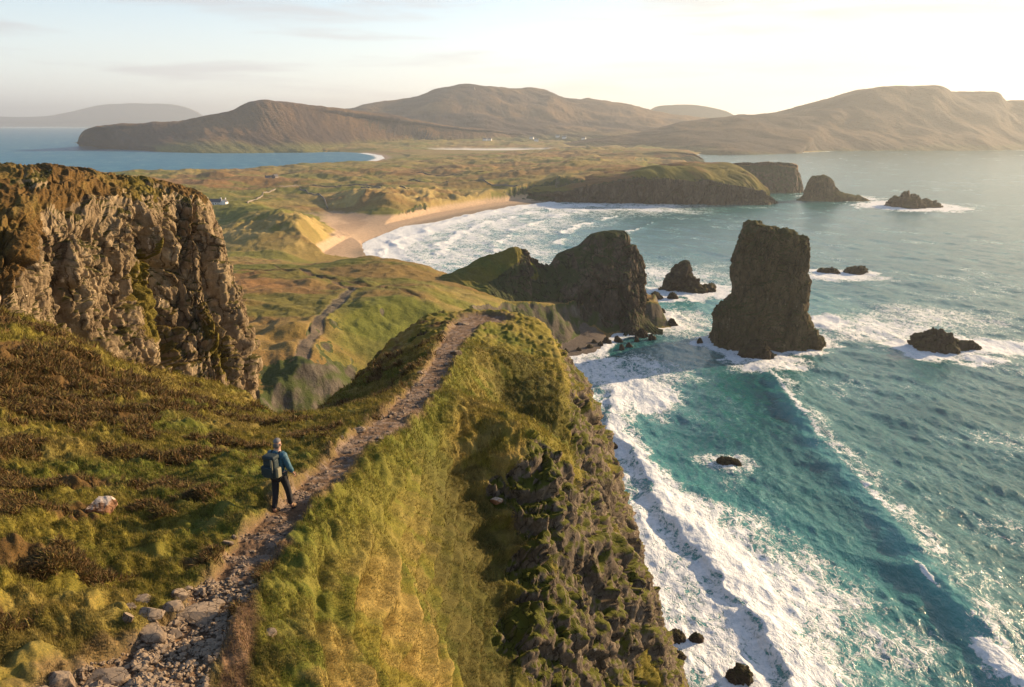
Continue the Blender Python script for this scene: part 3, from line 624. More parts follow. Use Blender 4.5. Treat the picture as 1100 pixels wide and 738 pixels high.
def cliff_tint(cover, cover2, rk0=.35, rk1=.6, scale=20.0, wet=None):
    def t(p, n, n0, U, V):
        nz = fbm3(p, scale, 4, .6); c = np.broadcast_to(cover, (len(p), 3)).copy(); c = lay(c, cover2, sst(-.2, .3, nz))
        return c, sst(rk0, rk1, 1 - n0[:, 2] + .14 * nz)
    return t
def spur_tint(p, n, n0, U, V):
    c, r = cliff_tint(GRASS * .9, LUSH, .26, .42, 18)(p, n, n0, U, V); nz = fbm3(p, 14, 4, .6)
    r = np.maximum(r, sst(.30, .36, U + .05 * nz) * sst(1.25, .95, n[:, 2] + .25 * nz) * .9)
    r = np.maximum(r, sst(.88, .92, U)); r = np.maximum(r, sst(.46, .52, V + .04 * nz) * sst(.12, .2, U)); return c, r
o = patch('rock_headland', spur, 620, 360, M_cliff, cliff_disp(3.6, 9.0), spur_tint)
tag(o, 'dark rock headland with a green back dividing the two coves', 'headland', kind='structure')

def head_tint(v0, a, b):
    def t(p, n, n0, U, V):
        nz = fbm3(p, 60, 5, .6); c = np.broadcast_to(a, (len(p), 3)).copy(); c = lay(c, b, sst(-.15, .2, nz)); c = lay(c, LUSH, sst(.1, .35, fbm3(p, 90, 3, .5, 4)) * .6)
        return c, sst(v0 - .05, v0 + .05, V + .06 * nz + .25 * (1 - n[:, 2] - .35) * (V > v0 - .15))
    return t
# ---- headland across the bay, in two lobes, and the low point behind it
hA = [[P(530, 206, 1350), P(600, 196, 1350), P(660, 186, 1350), P(720, 182, 1300), P(770, 182, 1240), P(800, 190, 1150), P(812, 203, 1120)],
      [P(530, 206, 1200), P(600, 193, 1180), P(655, 183, 1150), P(720, 177.5, 1120), P(772, 177.5, 1090), P(802, 186, 1065), P(822, 202, 1050)],
      [P(530, 210, 1110), P(590, 203, 1070), P(640, 193, 1036), P(690, 187.5, 1020), P(750, 190, 1012), P(803, 199, 1006), P(828, 208, 1012)],
      [P(535, 212, 1090), P(595, 212, 1045), P(645, 208, 1020), P(695, 206, 1009), P(755, 207, 1004), P(806, 211, 1002), P(833, 214, 1008)],
      [G(540, 214.5, 1), G(600, 216.5, 0), G(648, 218, 0), G(700, 219, 0), G(760, 219.5, 0), G(810, 220, 0), G(839, 219, 0)]]
hA.append(low(hA[-1], 8))
o = patch('bay_headland', hA, 620, 160, M_cliff, cliff_disp(10, 30.0), head_tint(.42, GRASS * .9, MOOR * .8)); tag(o, 'green topped headland with dark cliffs across the bay', 'headland', kind='structure')
hB = [[P(620, 200, 1500), P(690, 193, 1500), P(760, 186, 1480), P(810, 180, 1450), P(845, 182, 1400), P(852, 195, 1380)],
      [P(620, 200, 1250), P(690, 190, 1250), P(765, 180.5, 1240), P(812, 175.8, 1230), P(852, 177, 1215), P(857, 188, 1230)],
      [P(620, 201, 1225), P(690, 192, 1225), P(765, 182.5, 1210), P(812, 178, 1200), P(854, 180, 1190), P(860, 193, 1210)],
      [G(620, 204, 0), G(690, 205, 0), G(760, 206, 0), G(812, 207, 0), G(859, 207.5, 0), G(864, 205.5, 0)]]
hB.append(low(hB[-1], 8))
o = patch('outer_headland', hB, 300, 110, M_cliff, cliff_disp(6, 24.0), head_tint(.46, FIELD * .8, MOOR * .9)); tag(o, 'flat topped headland lobe with a sheer dark end beside the small sea stack', 'headland', kind='structure')
hC = [[P(560, 168, 2500), P(640, 163, 2500), P(700, 160, 2500), P(740, 163, 2400), P(750, 171, 2350)],
      [P(560, 171, 2150), P(640, 165, 2150), P(700, 162.5, 2120), P(738, 163.5, 2080), P(754, 170, 2050)],
      [P(560, 174, 2080), P(640, 169, 2060), P(700, 166.5, 2050), P(738, 167, 2040), P(756, 172, 2030)],
      [P(560, 178, 2010), P(640, 178, 2000), G(700, 177, 0), G(738, 176, 0), G(759, 175.5, 0)]]
hC.append(low(hC[-1], 8))
o = patch('low_headland', hC, 260, 90, M_cliff, cliff_disp(6, 30.0), head_tint(.50, FIELD * .8, MOOR * .9)); tag(o, 'low green point beyond the bay headland', 'headland', kind='structure')

# ---- hills
def hill_disp(amp, size):
    def d(p, n, U, V):
        e = sst(0, .12, V) * (1 - sst(.85, 1, V)) * .8 + .2
        r = 1 - 2 * np.abs(fbm3(p, size, 5, .55)); return amp * (r * .5 + .5 * fbm3(p, size * .4, 4, .6)) * e
    return d
BROWN = np.array((.150, .092, .045)); BROWN2 = np.array((.060, .040, .030)); GREENH = np.array((.15, .15, .045))
def hill_tint(low_green=40., g=1.0):
    def t(p, n, n0, U, V):
        nz = fbm3(p, 260, 5, .6); c = np.broadcast_to(BROWN, (len(p), 3)).copy(); c = lay(c, BROWN2, sst(-.15, .25, nz))
        c = lay(c, GREENH, sst(low_green, low_green * .3, p[:, 2] + 30 * nz) * g)
        return c, sst(.30, .6, 1 - n[:, 2] + .25 * nz) * .9
    return t
def hill(name, crest, foot, mid=.5, midz=.45, back=900, nu=520, nv=140, amp=18, size=260, tint=None, lab='', foot_z=0, mat=None):
    C_ = np.array([P(*c) for c in crest]); F_ = np.array([G(a, b, foot_z) if len(q) == 2 else P(*q) for q in foot for a, b in [q[:2]]])
    t = np.linspace(0, len(F_) - 1, len(C_)); F_ = cubic(F_, t)
    B_ = C_ + np.array((0, back, 0)); B_[:, 2] = np.minimum(C_[:, 2] * .3, C_[:, 2]); B2 = C_ + np.array((0, back * .35, 0)); B2[:, 2] = C_[:, 2] * .93 - 4
    M1 = C_ * (1 - .25) + F_ * .25; M1[:, 2] = F_[:, 2] + (C_[:, 2] - F_[:, 2]) * (.78 if midz >= .45 else .62)
    M2 = C_ * (1 - .6) + F_ * .6; M2[:, 2] = F_[:, 2] + (C_[:, 2] - F_[:, 2]) * midz * .75
    M3 = C_ * .15 + F_ * .85; M3[:, 2] = F_[:, 2] + (C_[:, 2] - F_[:, 2]) * midz * .28
    D_ = F_ - np.array((0, 30, 12))
    o = patch(name, [B_, B2, C_, M1, M2, M3, F_, D_], nu, nv, mat or M_hill, hill_disp(amp, size), tint or hill_tint()); tag(o, lab, 'hill', kind='structure'); return o
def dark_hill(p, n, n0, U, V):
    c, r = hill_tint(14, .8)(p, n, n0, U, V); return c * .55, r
hill('left_hill', [(84, 153, 2960), (88, 145, 2960), (97, 138, 2960), (115, 135, 2980), (150, 134.5, 3020), (190, 132, 3060), (225, 126, 3100), (250, 120, 3130), (266, 112, 3150), (283, 109.5, 3160), (300, 111, 3170), (330, 115, 3200), (370, 120, 3260), (410, 125, 3330), (450, 131, 3420), (500, 138, 3500), (560, 145, 3600)],
     [(84, 154.6), (105, 157.5), (150, 161.5), (190, 163.6), (240, 164.6), (300, 164), (350, 163.2), (400, 159.5), (450, 156, 3350), (500, 154, 3400), (565, 151, 3500)], lab='brown moorland hill with a stepped summit beyond the left inlet', amp=18, size=330)
hill('central_hill', [(280, 133, 4600), (330, 122, 4650), (375, 117, 4700), (410, 112.5, 4750), (445, 108, 4800), (465, 101, 4800), (478, 97, 4800), (505, 93.5, 4800), (530, 95, 4800), (555, 97, 4800), (583, 100, 4800), (605, 107, 4780), (650, 112, 4750), (690, 119, 4700), (740, 127, 4650), (800, 134, 4600), (860, 140, 4500)],
     [(280, 150, 3900), (370, 152, 3800), (450, 154, 3500), (550, 156, 3400), (650, 157, 3300), (750, 160, 3150), (860, 162, 3000)], lab='broad brown hill with a small cairn on its summit, centre of the skyline', amp=34, size=330, tint=hill_tint(60, .9))
hill('distant_ridge', [(690, 125, 7000), (700, 119, 7000), (712, 115, 7000), (745, 114, 7000), (775, 119, 7000), (790, 125, 7000), (800, 131, 7000)], [(690, 133), (740, 133), (800, 133)], lab='faint flat topped ridge behind the gap between the hills', nu=150, nv=60, amp=5, size=300)
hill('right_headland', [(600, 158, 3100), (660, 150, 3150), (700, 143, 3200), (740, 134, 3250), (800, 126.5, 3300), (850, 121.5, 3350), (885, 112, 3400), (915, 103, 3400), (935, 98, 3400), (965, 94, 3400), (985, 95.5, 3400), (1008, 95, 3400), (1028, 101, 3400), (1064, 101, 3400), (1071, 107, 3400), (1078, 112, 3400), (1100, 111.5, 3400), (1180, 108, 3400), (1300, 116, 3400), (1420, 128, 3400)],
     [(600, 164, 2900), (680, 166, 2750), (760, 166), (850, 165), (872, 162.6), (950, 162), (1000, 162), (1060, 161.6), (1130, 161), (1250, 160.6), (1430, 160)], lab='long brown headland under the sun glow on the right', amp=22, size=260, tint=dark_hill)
hill('distant_island', [(-260, 128, 17000), (-120, 121, 17000), (-40, 125, 17000), (40, 125.5, 17000), (75, 120, 17000), (110, 113, 17000), (150, 111.5, 17000), (185, 113.5, 17000), (205, 119, 17000), (218, 127, 17000), (228, 131, 17000)], [(-260, 134.3), (0, 134.3), (100, 134.3), (228, 134)], lab='pale blue island on the left horizon', nu=300, nv=60, amp=22, size=800)
# ------------------------------------------------------------------ sea rocks (position, size) needed by the foam
SEAROCKS = [  # px, py (waterline centre), width px, height px, kind
    ('sea_rock', (738, 311), 54, 23, 'jagged dark rock standing between the headland and the big stack', 1),
    ('sea_rock', (815, 381), 40, 15, 'low flat brown rock awash at the foot of the big stack', 0),
    ('sea_rock', (1008, 373), 56, 22, 'pointed brown rock in white water at the right', 1),
    ('sea_rock', (1044, 374), 22, 8, 'low tail rock just right of the pointed brown rock', 0),
    ('sea_rock', (889, 292), 22, 3, 'left one of the two flat skerries behind the big stack', 0),
    ('sea_rock', (920, 292), 24, 6, 'right one of the two flat skerries behind the big stack', 0),
    ('sea_rock', (978, 221), 60, 8, 'long low skerry far out beyond the bay headland', 0),
    ('sea_rock', (704, 320), 14, 6, 'small rock off the tip of the rock headland, next to the jagged rock', 0),
    ('sea_rock', (723, 320), 12, 6, 'small round rock just below the jagged dark rock', 0),
    ('sea_rock', (712, 336), 7, 4, 'tiny rock off the headland tip, upper one of a pair', 0),
    ('sea_rock', (722, 349), 12, 7, 'small twin-topped rock level with the foot of the headland', 0),
    ('sea_rock', (708, 349), 8, 4, 'tiny rock touching the foot of the headland tip', 0),
    ('sea_rock', (752, 367), 6, 4, 'tiny rock in the channel left of the big stack', 0),
    ('sea_rock', (645, 466), 14, 6, 'dark rock in the surf beside the upper cliff edge', 0),
    ('sea_rock', (660, 480), 8, 4, 'tiny rock in the foam beside the upper cliff edge', 0),
    ('sea_rock', (783, 496), 26, 5, 'wave-washed dark rock alone in green water', 0),
    ('sea_rock', (727, 684), 20, 6, 'split brown rock in the surf near the cliff foot', 0),
    ('sea_rock', (748, 685), 14, 5, 'rounded dark rock right of the split brown rock', 0),
    ('sea_rock', (728, 705), 15, 5, 'brown rock below the split one, against the cliff', 0),
    ('sea_rock', (795, 727), 28, 11, 'largest dark rock in the surf at the bottom edge', 0),
    ('sea_rock', (666, 166), 1, 1, None, 0),
]
SEAROCKS = SEAROCKS[:-1]
shore = [(608, 379, 8, 4), (622, 377, 6, 4), (633, 374, 8, 4), (645, 371, 6, 4), (652, 368, 11, 6), (664, 366, 9, 5), (676, 372, 7, 4), (690, 361, 14, 8), (684, 366, 6, 4), (700, 364, 9, 5), (668, 374, 6, 4), (638, 369, 7, 4)]
STACK_C = G(822, 364)
# ------------------------------------------------------------------ the sea
def build_sea():
    ny, nx = 1250, 1150
    pys = np.concatenate([np.linspace(1150, 760, 120, endpoint=False), np.linspace(760, 200, 900, endpoint=False), np.linspace(200, 132.5, 230)])
    r = np.array([RAY(0, p)[1] for p in pys]); Yr = CAMZ / r; Yr[-1] = 26000; Yr[-2] = 15000
    ts = np.linspace(-0.95, 0.95, nx)
    T, Y = np.meshgrid(ts, Yr); X = (T * Y).astype(f32); Y = Y.astype(f32)
    step = np.gradient(Yr)[:, None] + 0 * X
    # swell: crests lie along the coast and run in towards the cliffs
    wob = 5 * fbm2(X * .4, Y, 60, 3)
    xc = np.interp(Y, [100, 129, 164, 209, 260, 314, 345], [94, 95, 97, 99, 102, 106, 108]) + 1.6 * fbm2(Y * 0 + 3, Y, 16, 3)
    d = X - xc
    amp1 = 2.1 * sst(352, 300, Y) * (.85 + .35 * fbm2(Y * 0, Y, 30, 2))
    z = amp1 * np.where(d < 0, np.exp(-(d / 5.2) ** 2), np.exp(-(d / 13.0) ** 2)) - .22 * amp1 * np.exp(-((d + 14) / 8) ** 2)
    xf = np.interp(Y, [90, 124, 153, 187, 222, 250, 290, 330], [51, 51, 49, 41, 39, 33, 38, 44]) + 3.2 * fbm2(Y * 0 + 9, Y, 13, 3)
    df = X - xf; a2 = 1.5 * sst(330, 230, Y)
    z = z + a2 * np.where(df < 0, np.exp(-(df / 1.8) ** 2), np.exp(-(df / 9.) ** 2))
    far = sst(100, 125, X) * sst(1200, 500, Y)
    for k, (x0, a) in enumerate(((150, .7), (196, .6), (250, .7), (310, .6), (380, .6))):
        dd = X - x0 - wob * 2 - .03 * Y; z = z + a * np.where(dd < 0, np.exp(-(dd / 9) ** 2), np.exp(-(dd / 16) ** 2)) * (.6 + .6 * fbm2(X, Y, 80, 2))
    # wind chop
    R2 = np.random.RandomState(5)
    for k in range(34):
        lam = 2.2 * 1.105 ** k; ang = radians(205) + R2.normal(0, .62); kx, ky = cos(ang), sin(ang)
        fadeout = sst(.45, .25, step / lam)
        ph = (X * kx + Y * ky + 2.2 * fbm2(X + 13 * k, Y, lam * 5, 2) * lam * .35) * (2 * pi / lam) + R2.uniform(0, 6.28)
        z = z + fadeout * 0.0060 * lam ** .72 * (1 - 2 * np.abs(np.sin(ph * .5))) * (1.0 if lam < 22 else .6) * 1.9
    # foam density
    nA = fbm2(X, Y, 9, 4, .6); nB = fbm2(X + 40, Y + 70, 28, 4, .6); nC = fbm2(X * .8, Y * .8, 3.2, 3, .6)
    foam = 0.06 + 0.32 * nB + .12 * nA + 0.02 * np.ones_like(X)
    Wd = np.interp(Y, [90, 124, 134, 150, 168, 192, 205, 225, 250, 300], [14, 18, 20, 34, 40, 36, 14, 7, 12, 24])
    edge = df + 2.5 * nA
    band = sst(-1.0, .4, edge) * sst(1.0, .55, (edge + 4 * nB) / Wd) * sst(330, 300, Y)
    foam = np.maximum(foam, band * (.93 - .46 * sst(.05, .5, df / Wd)) + (.28 * nA + .25 * nB) * band)
    inner = sst(1, -1.5, df) * sst(400, 330, Y); foam = np.maximum(foam, inner * (.43 + .42 * nA + .32 * nB))
    # first line crest: spray on the back, breaking bits
    pat = sst(-.35, .35, fbm2(Y * 0 + 7, Y, 22, 3) + .5 * nC)
    cr = np.exp(-((d - 1.0 - 1.2 * nC) / 1.7) ** 2) * sst(350, 300, Y) * (.22 + .42 * pat)
    foam = np.maximum(foam, cr); foam = np.maximum(foam, .36 * np.exp(-((d - 4.5) / 4) ** 2) * sst(350, 300, Y) + .28 * nA * np.exp(-((d - 5) / 6) ** 2))
    for (px, py, rx, ry) in ((1078, 708, 4.0, 9), (1000, 622, .8, 7)):
        g = G(px, py, 1); foam = np.maximum(foam, 1.0 * sst(1.4, .1, np.sqrt(((X - g[0]) / rx) ** 2 + ((Y - g[1]) / ry) ** 2) + .9 * nC + .6 * nA))
    foam = foam - .32 * np.exp(-((d + 9) / 6) ** 2) * sst(345, 300, Y) * sst(110, 180, Y)
    # white water patches
    for (px, py, rx, ry, a) in ((690, 422, 19, 34, .85), (735, 345, 34, 60, .52), (700, 395, 30, 40, .5), (950, 355, 45, 45, .62), (880, 345, 22, 26, .9), (830, 392, 26, 16, .72), (1060, 372, 40, 26, .75), (1010, 380, 24, 16, .9), (905, 297, 45, 22, .72), (1000, 340, 70, 50, .45),
                             (900, 212, 70, 60, .8), (985, 222, 90, 40, .75), (640, 395, 26, 34, .66), (783, 497, 5, 4, .7), (772, 492, 12, 8, .5), (850, 640, 24, 26, .62), (800, 700, 26, 20, .6), (690, 600, 22, 60, .72), (870, 720, 14, 12, .5), (950, 690, 22, 16, .42), (660, 470, 12, 24, .75)):
        g = G(px, py); q = np.sqrt(((X - g[0]) / rx) ** 2 + ((Y - g[1]) / ry) ** 2) + .45 * nA + .25 * nB
        foam = np.maximum(foam, a * sst(1.15, .15, q) + .12 * nA * (q < 1))
    q = np.sqrt(((X - STACK_C[0]) / 30) ** 2 + ((Y - STACK_C[1]) / 26) ** 2) + .3 * nA; foam = np.maximum(foam, .9 * sst(1.25, .8, q))
    for (nm, (px, py), w, h, lb, kd) in SEAROCKS:
        g = G(px, py); rr = w * math.hypot(g[0], g[1], 100) / FPX * .5; q = np.sqrt((X - g[0]) ** 2 + (Y - g[1]) ** 2) / (rr + 1.5)
        foam = np.maximum(foam, (.42 if px == 783 else .85) * sst(2.2, .9, q + .9 * nA))
    # coast and bay
    s, at = poly_sd(cp, X, Y, ca); cn = s + 8 * nB + 3 * nA
    bay = (at < .09) & (Y > 440) & (Y < 1200)
    foam = np.maximum(foam, .88 * sst(9, 3, cn) * (s > -12) * (Y < 1400) * (Y > 320))
    foam = np.maximum(foam, .50 * sst(22, 5, cn) * (s > -12) * (Y > 900) * (Y < 3000))
    bayw = sst(-80, -40, X - 190) * 0 + sst(260, 60, s) * sst(430, 560, Y) * sst(1250, 1000, Y) * sst(330, 150, X)
    foam = np.maximum(foam, bayw * (.52 + .30 * nB + .2 * nA))
    for s0, w, a in ((14, 14, .98), (52, 13, .95), (98, 11, .92), (150, 10, .85), (205, 7, .7)):
        e = s + 16 * nB + 5 * nA - s0
        foam = np.maximum(foam, bay * a * sst(0, 1.5, e) * sst(w, w * .3, e) * sst(-.35, .1, nB * .8 + nA * .5 + (.25 if s0 < 60 else -.02)) * sst(430, 520, Y))
        z = z + .9 * bay * np.exp(-((s + 16 * nB - s0) / 5) ** 2) * (s > 4)
    foam = np.maximum(foam, bay * sst(34, 26, s + 6 * nA) * .85)
    s2, at2 = poly_sd(ip, X, Y, ia); foam = np.maximum(foam, (s2 > -5) * sst(40, 12, s2) * (at2 < .12) * .8)
    land = np.minimum(np.maximum(s, s2), 1e9)
    z = z * sst(-30, 12, np.maximum(s, s2)) + .05 * foam
    z = z + .22 * np.clip(foam, 0, 1) * sst(.7, 1, foam) * (1 + nC) * (Y < 500)
    shallow = np.clip(.85 * sst(190, 10, s) * (Y > 380) + .55 * sst(20, -10, df - Wd) * (Y < 330) + 1.0 * np.exp(-(np.abs(d + 2.0) / 3.6) ** 2) * sst(345, 280, Y) + .35 * sst(.3, .9, foam) + .25 * nB, 0, 1)
    shallow = shallow * (1 - .75 * sst(600, 1500, Y) * (s < 150))
    left = sst(0, 1, s2 > 0) * (Y > 900); 
    p = np.stack([X, Y, z], 2).reshape(-1, 3)
    keep = (np.maximum(s, s2) > -12) | (Y > 3500)
    f = grid_faces(ny, nx, keep)
    v, f, a = compact(p, f, dict(foam=np.clip(foam, 0, 1).ravel(), shallow=shallow.ravel(), cold=left.astype(f32).ravel()))
    # sea material
    m, nt, b = new_mat('sea_water'); L = nt.links
    geo = nt.nodes.new('ShaderNodeNewGeometry'); vec = geo.outputs['Position']
    fo = NN(nt, 'ShaderNodeAttribute', attribute_name='foam').outputs['Fac']; sh = NN(nt, 'ShaderNodeAttribute', attribute_name='shallow').outputs['Fac']; co = NN(nt, 'ShaderNodeAttribute', attribute_name='cold').outputs['Fac']
    deep = mixc(nt, noise(nt, vec, .02, 4), (0.005, 0.082, 0.090), (0.010, 0.125, 0.130))
    wat = mixc(nt, sh, deep, (0.05, 0.25, 0.24)); wat = mixc(nt, co, wat, (0.008, 0.13, 0.24))
    # lace: warped cell edges at two sizes, broken by noise
    nw = NN(nt, 'ShaderNodeTexNoise', Scale=.22, Detail=5, Roughness=.6); L.new(vec, nw.inputs['Vector'])
    vm = nt.nodes.new('ShaderNodeVectorMath'); vm.operation = 'MULTIPLY_ADD'; L.new(nw.outputs['Color'], vm.inputs[0]); vm.inputs[1].default_value = (5.0, 5.0, 0); L.new(vec, vm.inputs[2])
    fl = nt.nodes.new('ShaderNodeVectorMath'); fl.operation = 'MULTIPLY'; L.new(vm.outputs[0], fl.inputs[0]); fl.inputs[1].default_value = (1, .8, 0)
    def lace(sc):
        vo = NN(nt, 'ShaderNodeTexVoronoi', Scale=sc); vo.feature = 'DISTANCE_TO_EDGE'; L.new(fl.outputs[0], vo.inputs['Vector']); return vo.outputs['Distance']
    l2 = smoothstep(nt, lace(1.1), .26, .0)
    def ridge(sc, stretch, det):
        m_ = NN(nt, 'ShaderNodeMapping'); m_.inputs['Scale'].default_value = (1, stretch, 1); m_.inputs['Rotation'].default_value = (0, 0, radians(12)); L.new(fl.outputs[0], m_.inputs['Vector'])
        a_ = noise(nt, m_.outputs[0], sc, det, .6, .8); return mth(nt, 'SUBTRACT', 1.0, mth(nt, 'MULTIPLY', mth(nt, 'ABSOLUTE', mth(nt, 'SUBTRACT', a_, .5)), 9.0), None, True)
    l1 = mth(nt, 'MAXIMUM', ridge(.22, .55, 3), mth(nt, 'MULTIPLY', ridge(.55, .6, 3), .8))
    nz = noise(nt, vec, .9, 7, .7); nb = noise(nt, vec, .16, 5, .65)
    tex = mth(nt, 'ADD', mth(nt, 'ADD', mth(nt, 'MULTIPLY', l1, .40), mth(nt, 'MULTIPLY', l2, .14)), mth(nt, 'ADD', mth(nt, 'MULTIPLY', nz, .52), mth(nt, 'MULTIPLY', nb, .36)))
    thr = mth(nt, 'SUBTRACT', 1.16, mth(nt, 'MULTIPLY', fo, .98))
    fm = smoothstep(nt, mth(nt, 'SUBTRACT', tex, thr), -.10, .20)
    fm = mth(nt, 'MULTIPLY', fm, smoothstep(nt, fo, .02, .30), clamp=True)
    wat = mixc(nt, mth(nt, 'MULTIPLY', smoothstep(nt, mth(nt, 'SUBTRACT', tex, thr), -.45, .05), .45), wat, (0.16, 0.36, 0.35))    # aerated water round the foam
    fcol = mixc(nt, smoothstep(nt, nz, .3, .7), (0.60, 0.65, 0.66), (0.84, 0.85, 0.85))
    col = mixc(nt, fm, wat, fcol); L.new(col, b.inputs['Base Color'])
    L.new(mth(nt, 'ADD', mth(nt, 'ADD', .15, mth(nt, 'MULTIPLY', co, .4)), mth(nt, 'MULTIPLY', fm, .6), clamp=True), b.inputs['Roughness']); b.inputs['IOR'].default_value = 1.333
    mp_ = NN(nt, 'ShaderNodeMapping'); mp_.inputs['Rotation'].default_value = (0, 0, radians(-25)); mp_.inputs['Scale'].default_value = (1, .5, 1); L.new(vec, mp_.inputs['Vector'])
    w1 = noise(nt, mp_.outputs[0], .55, 6, .62, .4); w2 = noise(nt, mp_.outputs[0], 0.09, 5, .6, .3); w3 = noise(nt, mp_.outputs[0], 3.0, 3, .6)
    h = mth(nt, 'ADD', mth(nt, 'ADD', mth(nt, 'MULTIPLY', w1, .5), mth(nt, 'MULTIPLY', w2, .75)), mth(nt, 'MULTIPLY', w3, .08))
    h = mth(nt, 'ADD', h, mth(nt, 'MULTIPLY', mth(nt, 'MULTIPLY', fm, tex), .25))
    bp = NN(nt, 'ShaderNodeBump', Strength=1.0, Distance=1.0); L.new(h, bp.inputs['Height']); L.new(bp.outputs[0], b.inputs['Normal'])
    o = new_mesh_obj('sea', v, f, m, None, True, a); tag(o, 'teal sea with white surf breaking along the cliffs and into the bay', 'sea', kind='structure')
build_sea()
# sea bed under everything: keeps the ground one sheet to the horizon
M_bed = simple_mat('seabed', (0.05, 0.06, 0.05), .9, scale=.02)
o = new_mesh_obj('seabed', [(-30000, -3000, -14), (30000, -3000, -14), (30000, 30000, -14), (-30000, 30000, -14)], [(0, 1, 2, 3)], M_bed); tag(o, 'dark sea bed under the water', 'sea bed', kind='structure')

# ------------------------------------------------------------------ stacks and rocks: closed lofted bodies
def loft_rock(name, levels, Y0, depth, mat, amp, size, nu=260, nv=200, power=2.6, cover=None, mossz=.5, top_round=.12, yskew=0.0, seed=0.0, rock_lo=.25):
    """levels: (left px, left py, right px, right py) silhouettes from the waterline up, all standing at distance Y0"""
    lv = []
    for (lx, ly, rx, ry) in levels:
        a = P(lx, ly, Y0); b = P(rx, ry, Y0); lv.append((a[0], a[2], b[0], b[2]))
    lv = np.array(lv); k = len(lv); A = cubic(lv, np.linspace(0, k - 1, nv)); th = np.linspace(0, 2 * pi, nu, endpoint=False)
    c, s = np.cos(th), np.sin(th); cx = np.sign(c) * np.abs(c) ** (2 / power); sy = np.sign(s) * np.abs(s) ** (2 / power)
    mid = (A[:, 0] + A[:, 2]) / 2; hw = (A[:, 2] - A[:, 0]) / 2; hz = (A[:, 3] - A[:, 1]) / 2; mz = (A[:, 1] + A[:, 3]) / 2
    base_w = (lv[0, 2] - lv[0, 0]) / 2
    X = mid[:, None] + hw[:, None] * cx; Z = mz[:, None] + hz[:, None] * cx; Yv = Y0 + depth * (hw / base_w)[:, None] ** .5 * sy + yskew * (Z - Z.min())
    rows = [np.stack([X, Yv, Z], 2)]
    tp = rows[0][-1]; cen = tp.mean(0)
    for q in np.linspace(.93, .02, 22): r = cen + (tp - cen) * q; r = r + np.array((0, 0, (1 - q * q) * top_round * hw[-1])); rows.append(r[None])
    g = np.concatenate(rows, 0); nv2 = len(g)
    gg = np.concatenate([g[:, -1:], g, g[:, :1]], 1); n = grid_normals(gg)[:, 1:-1]
    ctr = g.mean((0, 1)); sg = np.sign(np.sum(n * (g - ctr), 2).mean()); n = n * sg
    p = g.reshape(-1, 3); nf = n.reshape(-1, 3); ps = p + seed
    d = amp * .9 * fbm3(ps * np.array((1, 1, .45)), size * 1.5, 4, .55) + blocks(ps, amp * .95, size) + blocks(ps + 19, amp * .5, size * .4) + amp * .10 * (1 - 2 * np.abs(fbm3(ps * np.array((.4, .4, 2.2)), size * .5, 3)))
    q = p + nf * d[:, None] * (sst(-.02, .03, 1 + 0 * p[:, 2]))[:, None]
    G3 = q.reshape(g.shape); n2 = (grid_normals(np.concatenate([G3[:, -1:], G3, G3[:, :1]], 1))[:, 1:-1] * sg).reshape(-1, 3)
    H = p[:, 2].max(); nz = fbm3(ps, size * 1.2, 4, .6)
    t = np.broadcast_to(np.array((.055, .055, .016)) if cover is None else cover, (len(p), 3)).copy()
    rock = 1 - sst(mossz, mossz + .3, np.maximum(n2[:, 2], rock_lo * 0) + .45 * nz + .25 * (p[:, 2] / H - .6))
    f = grid_faces(nv2, nu, None, wrap=True)
    if sg < 0: f = f[:, ::-1]
    return new_mesh_obj(name, q, f, mat, None, True, dict(tint=t, rock=rock))
stack = [(757, 386, 886, 378), (762, 370, 880, 362), (766, 354, 871, 352), (769, 342, 866, 342), (776, 330, 864, 332), (788, 318, 865, 318), (789, 302, 867, 305), (789, 286, 863, 292), (791, 274, 864, 282), (795, 262, 865, 273), (801, 250, 865, 265), (804, 242, 863, 259), (807, 238.5, 860, 256)]
o = loft_rock('sea_stack', stack, 363, 17, M_stack, 2.3, 7.0, 460, 360, 3.4, None, .30, .0)
tag(o, 'tall square-shouldered sea stack standing alone in the surf', 'sea stack')
far = [(857, 216, 937, 216), (862, 212, 925, 212), (865, 206, 905, 207), (868, 198, 897, 202), (873, 190, 894, 195), (879, 188.5, 889, 190)]
o = loft_rock('sea_stack', far, 1060, 20, M_stack, 2.4, 9, 200, 110, 2.3, None, .6, .2, seed=31.0); tag(o, 'small hump-backed stack off the tip of the far headland', 'sea stack')
M_wet = ground_mat('wet_rock', 1.2, (0.022, 0.016, 0.012), (0.085, 0.055, 0.036), (0.11, 0.085, 0.06), (0.05, 0.045, 0.014), bumpd=0.25)
def sea_rock(px, py, w, h, jag, seed):
    g = G(px, py); Y0 = g[1]; top = py - h
    if jag == 1: lv = [(px - w * .56, py + 5, px + w * .56, py + 4), (px - w * .47, py, px + w * .5, py - 1), (px - w * .40, py - h * .35, px + w * .24, py - h * .25), (px - w * .30, py - h * .62, px + w * .20, py - h * .50), (px - w * .19, py - h * .88, px + w * .10, py - h * .78), (px - w * .10, top, px + w * .02, py - h * .95)]
    else: lv = [(px - w * .54, py + 3, px + w * .54, py + 3), (px - w * .46, py - h * .2, px + w * .46, py - h * .1), (px - w * .30, py - h * .75, px + w * .28, py - h * .6), (px - w * .12, top, px + w * .10, py - h * .93)]
    wm = w * math.hypot(g[0], g[1], 100) / FPX
    n = 120 if w > 20 else 56
    return loft_rock('sea_rock', lv, Y0, wm * .33, M_wet, wm * (.15 if jag else .13), wm * .34, n, int(n * .5), 2.2, np.array((.04, .035, .014)), .95, .25, seed=seed)
for i, (nm, (px, py), w, h, lb, kd) in enumerate(SEAROCKS):
    tag(sea_rock(px, py, w, h, kd, 13.0 + 7.3 * i), lb, 'sea rock')
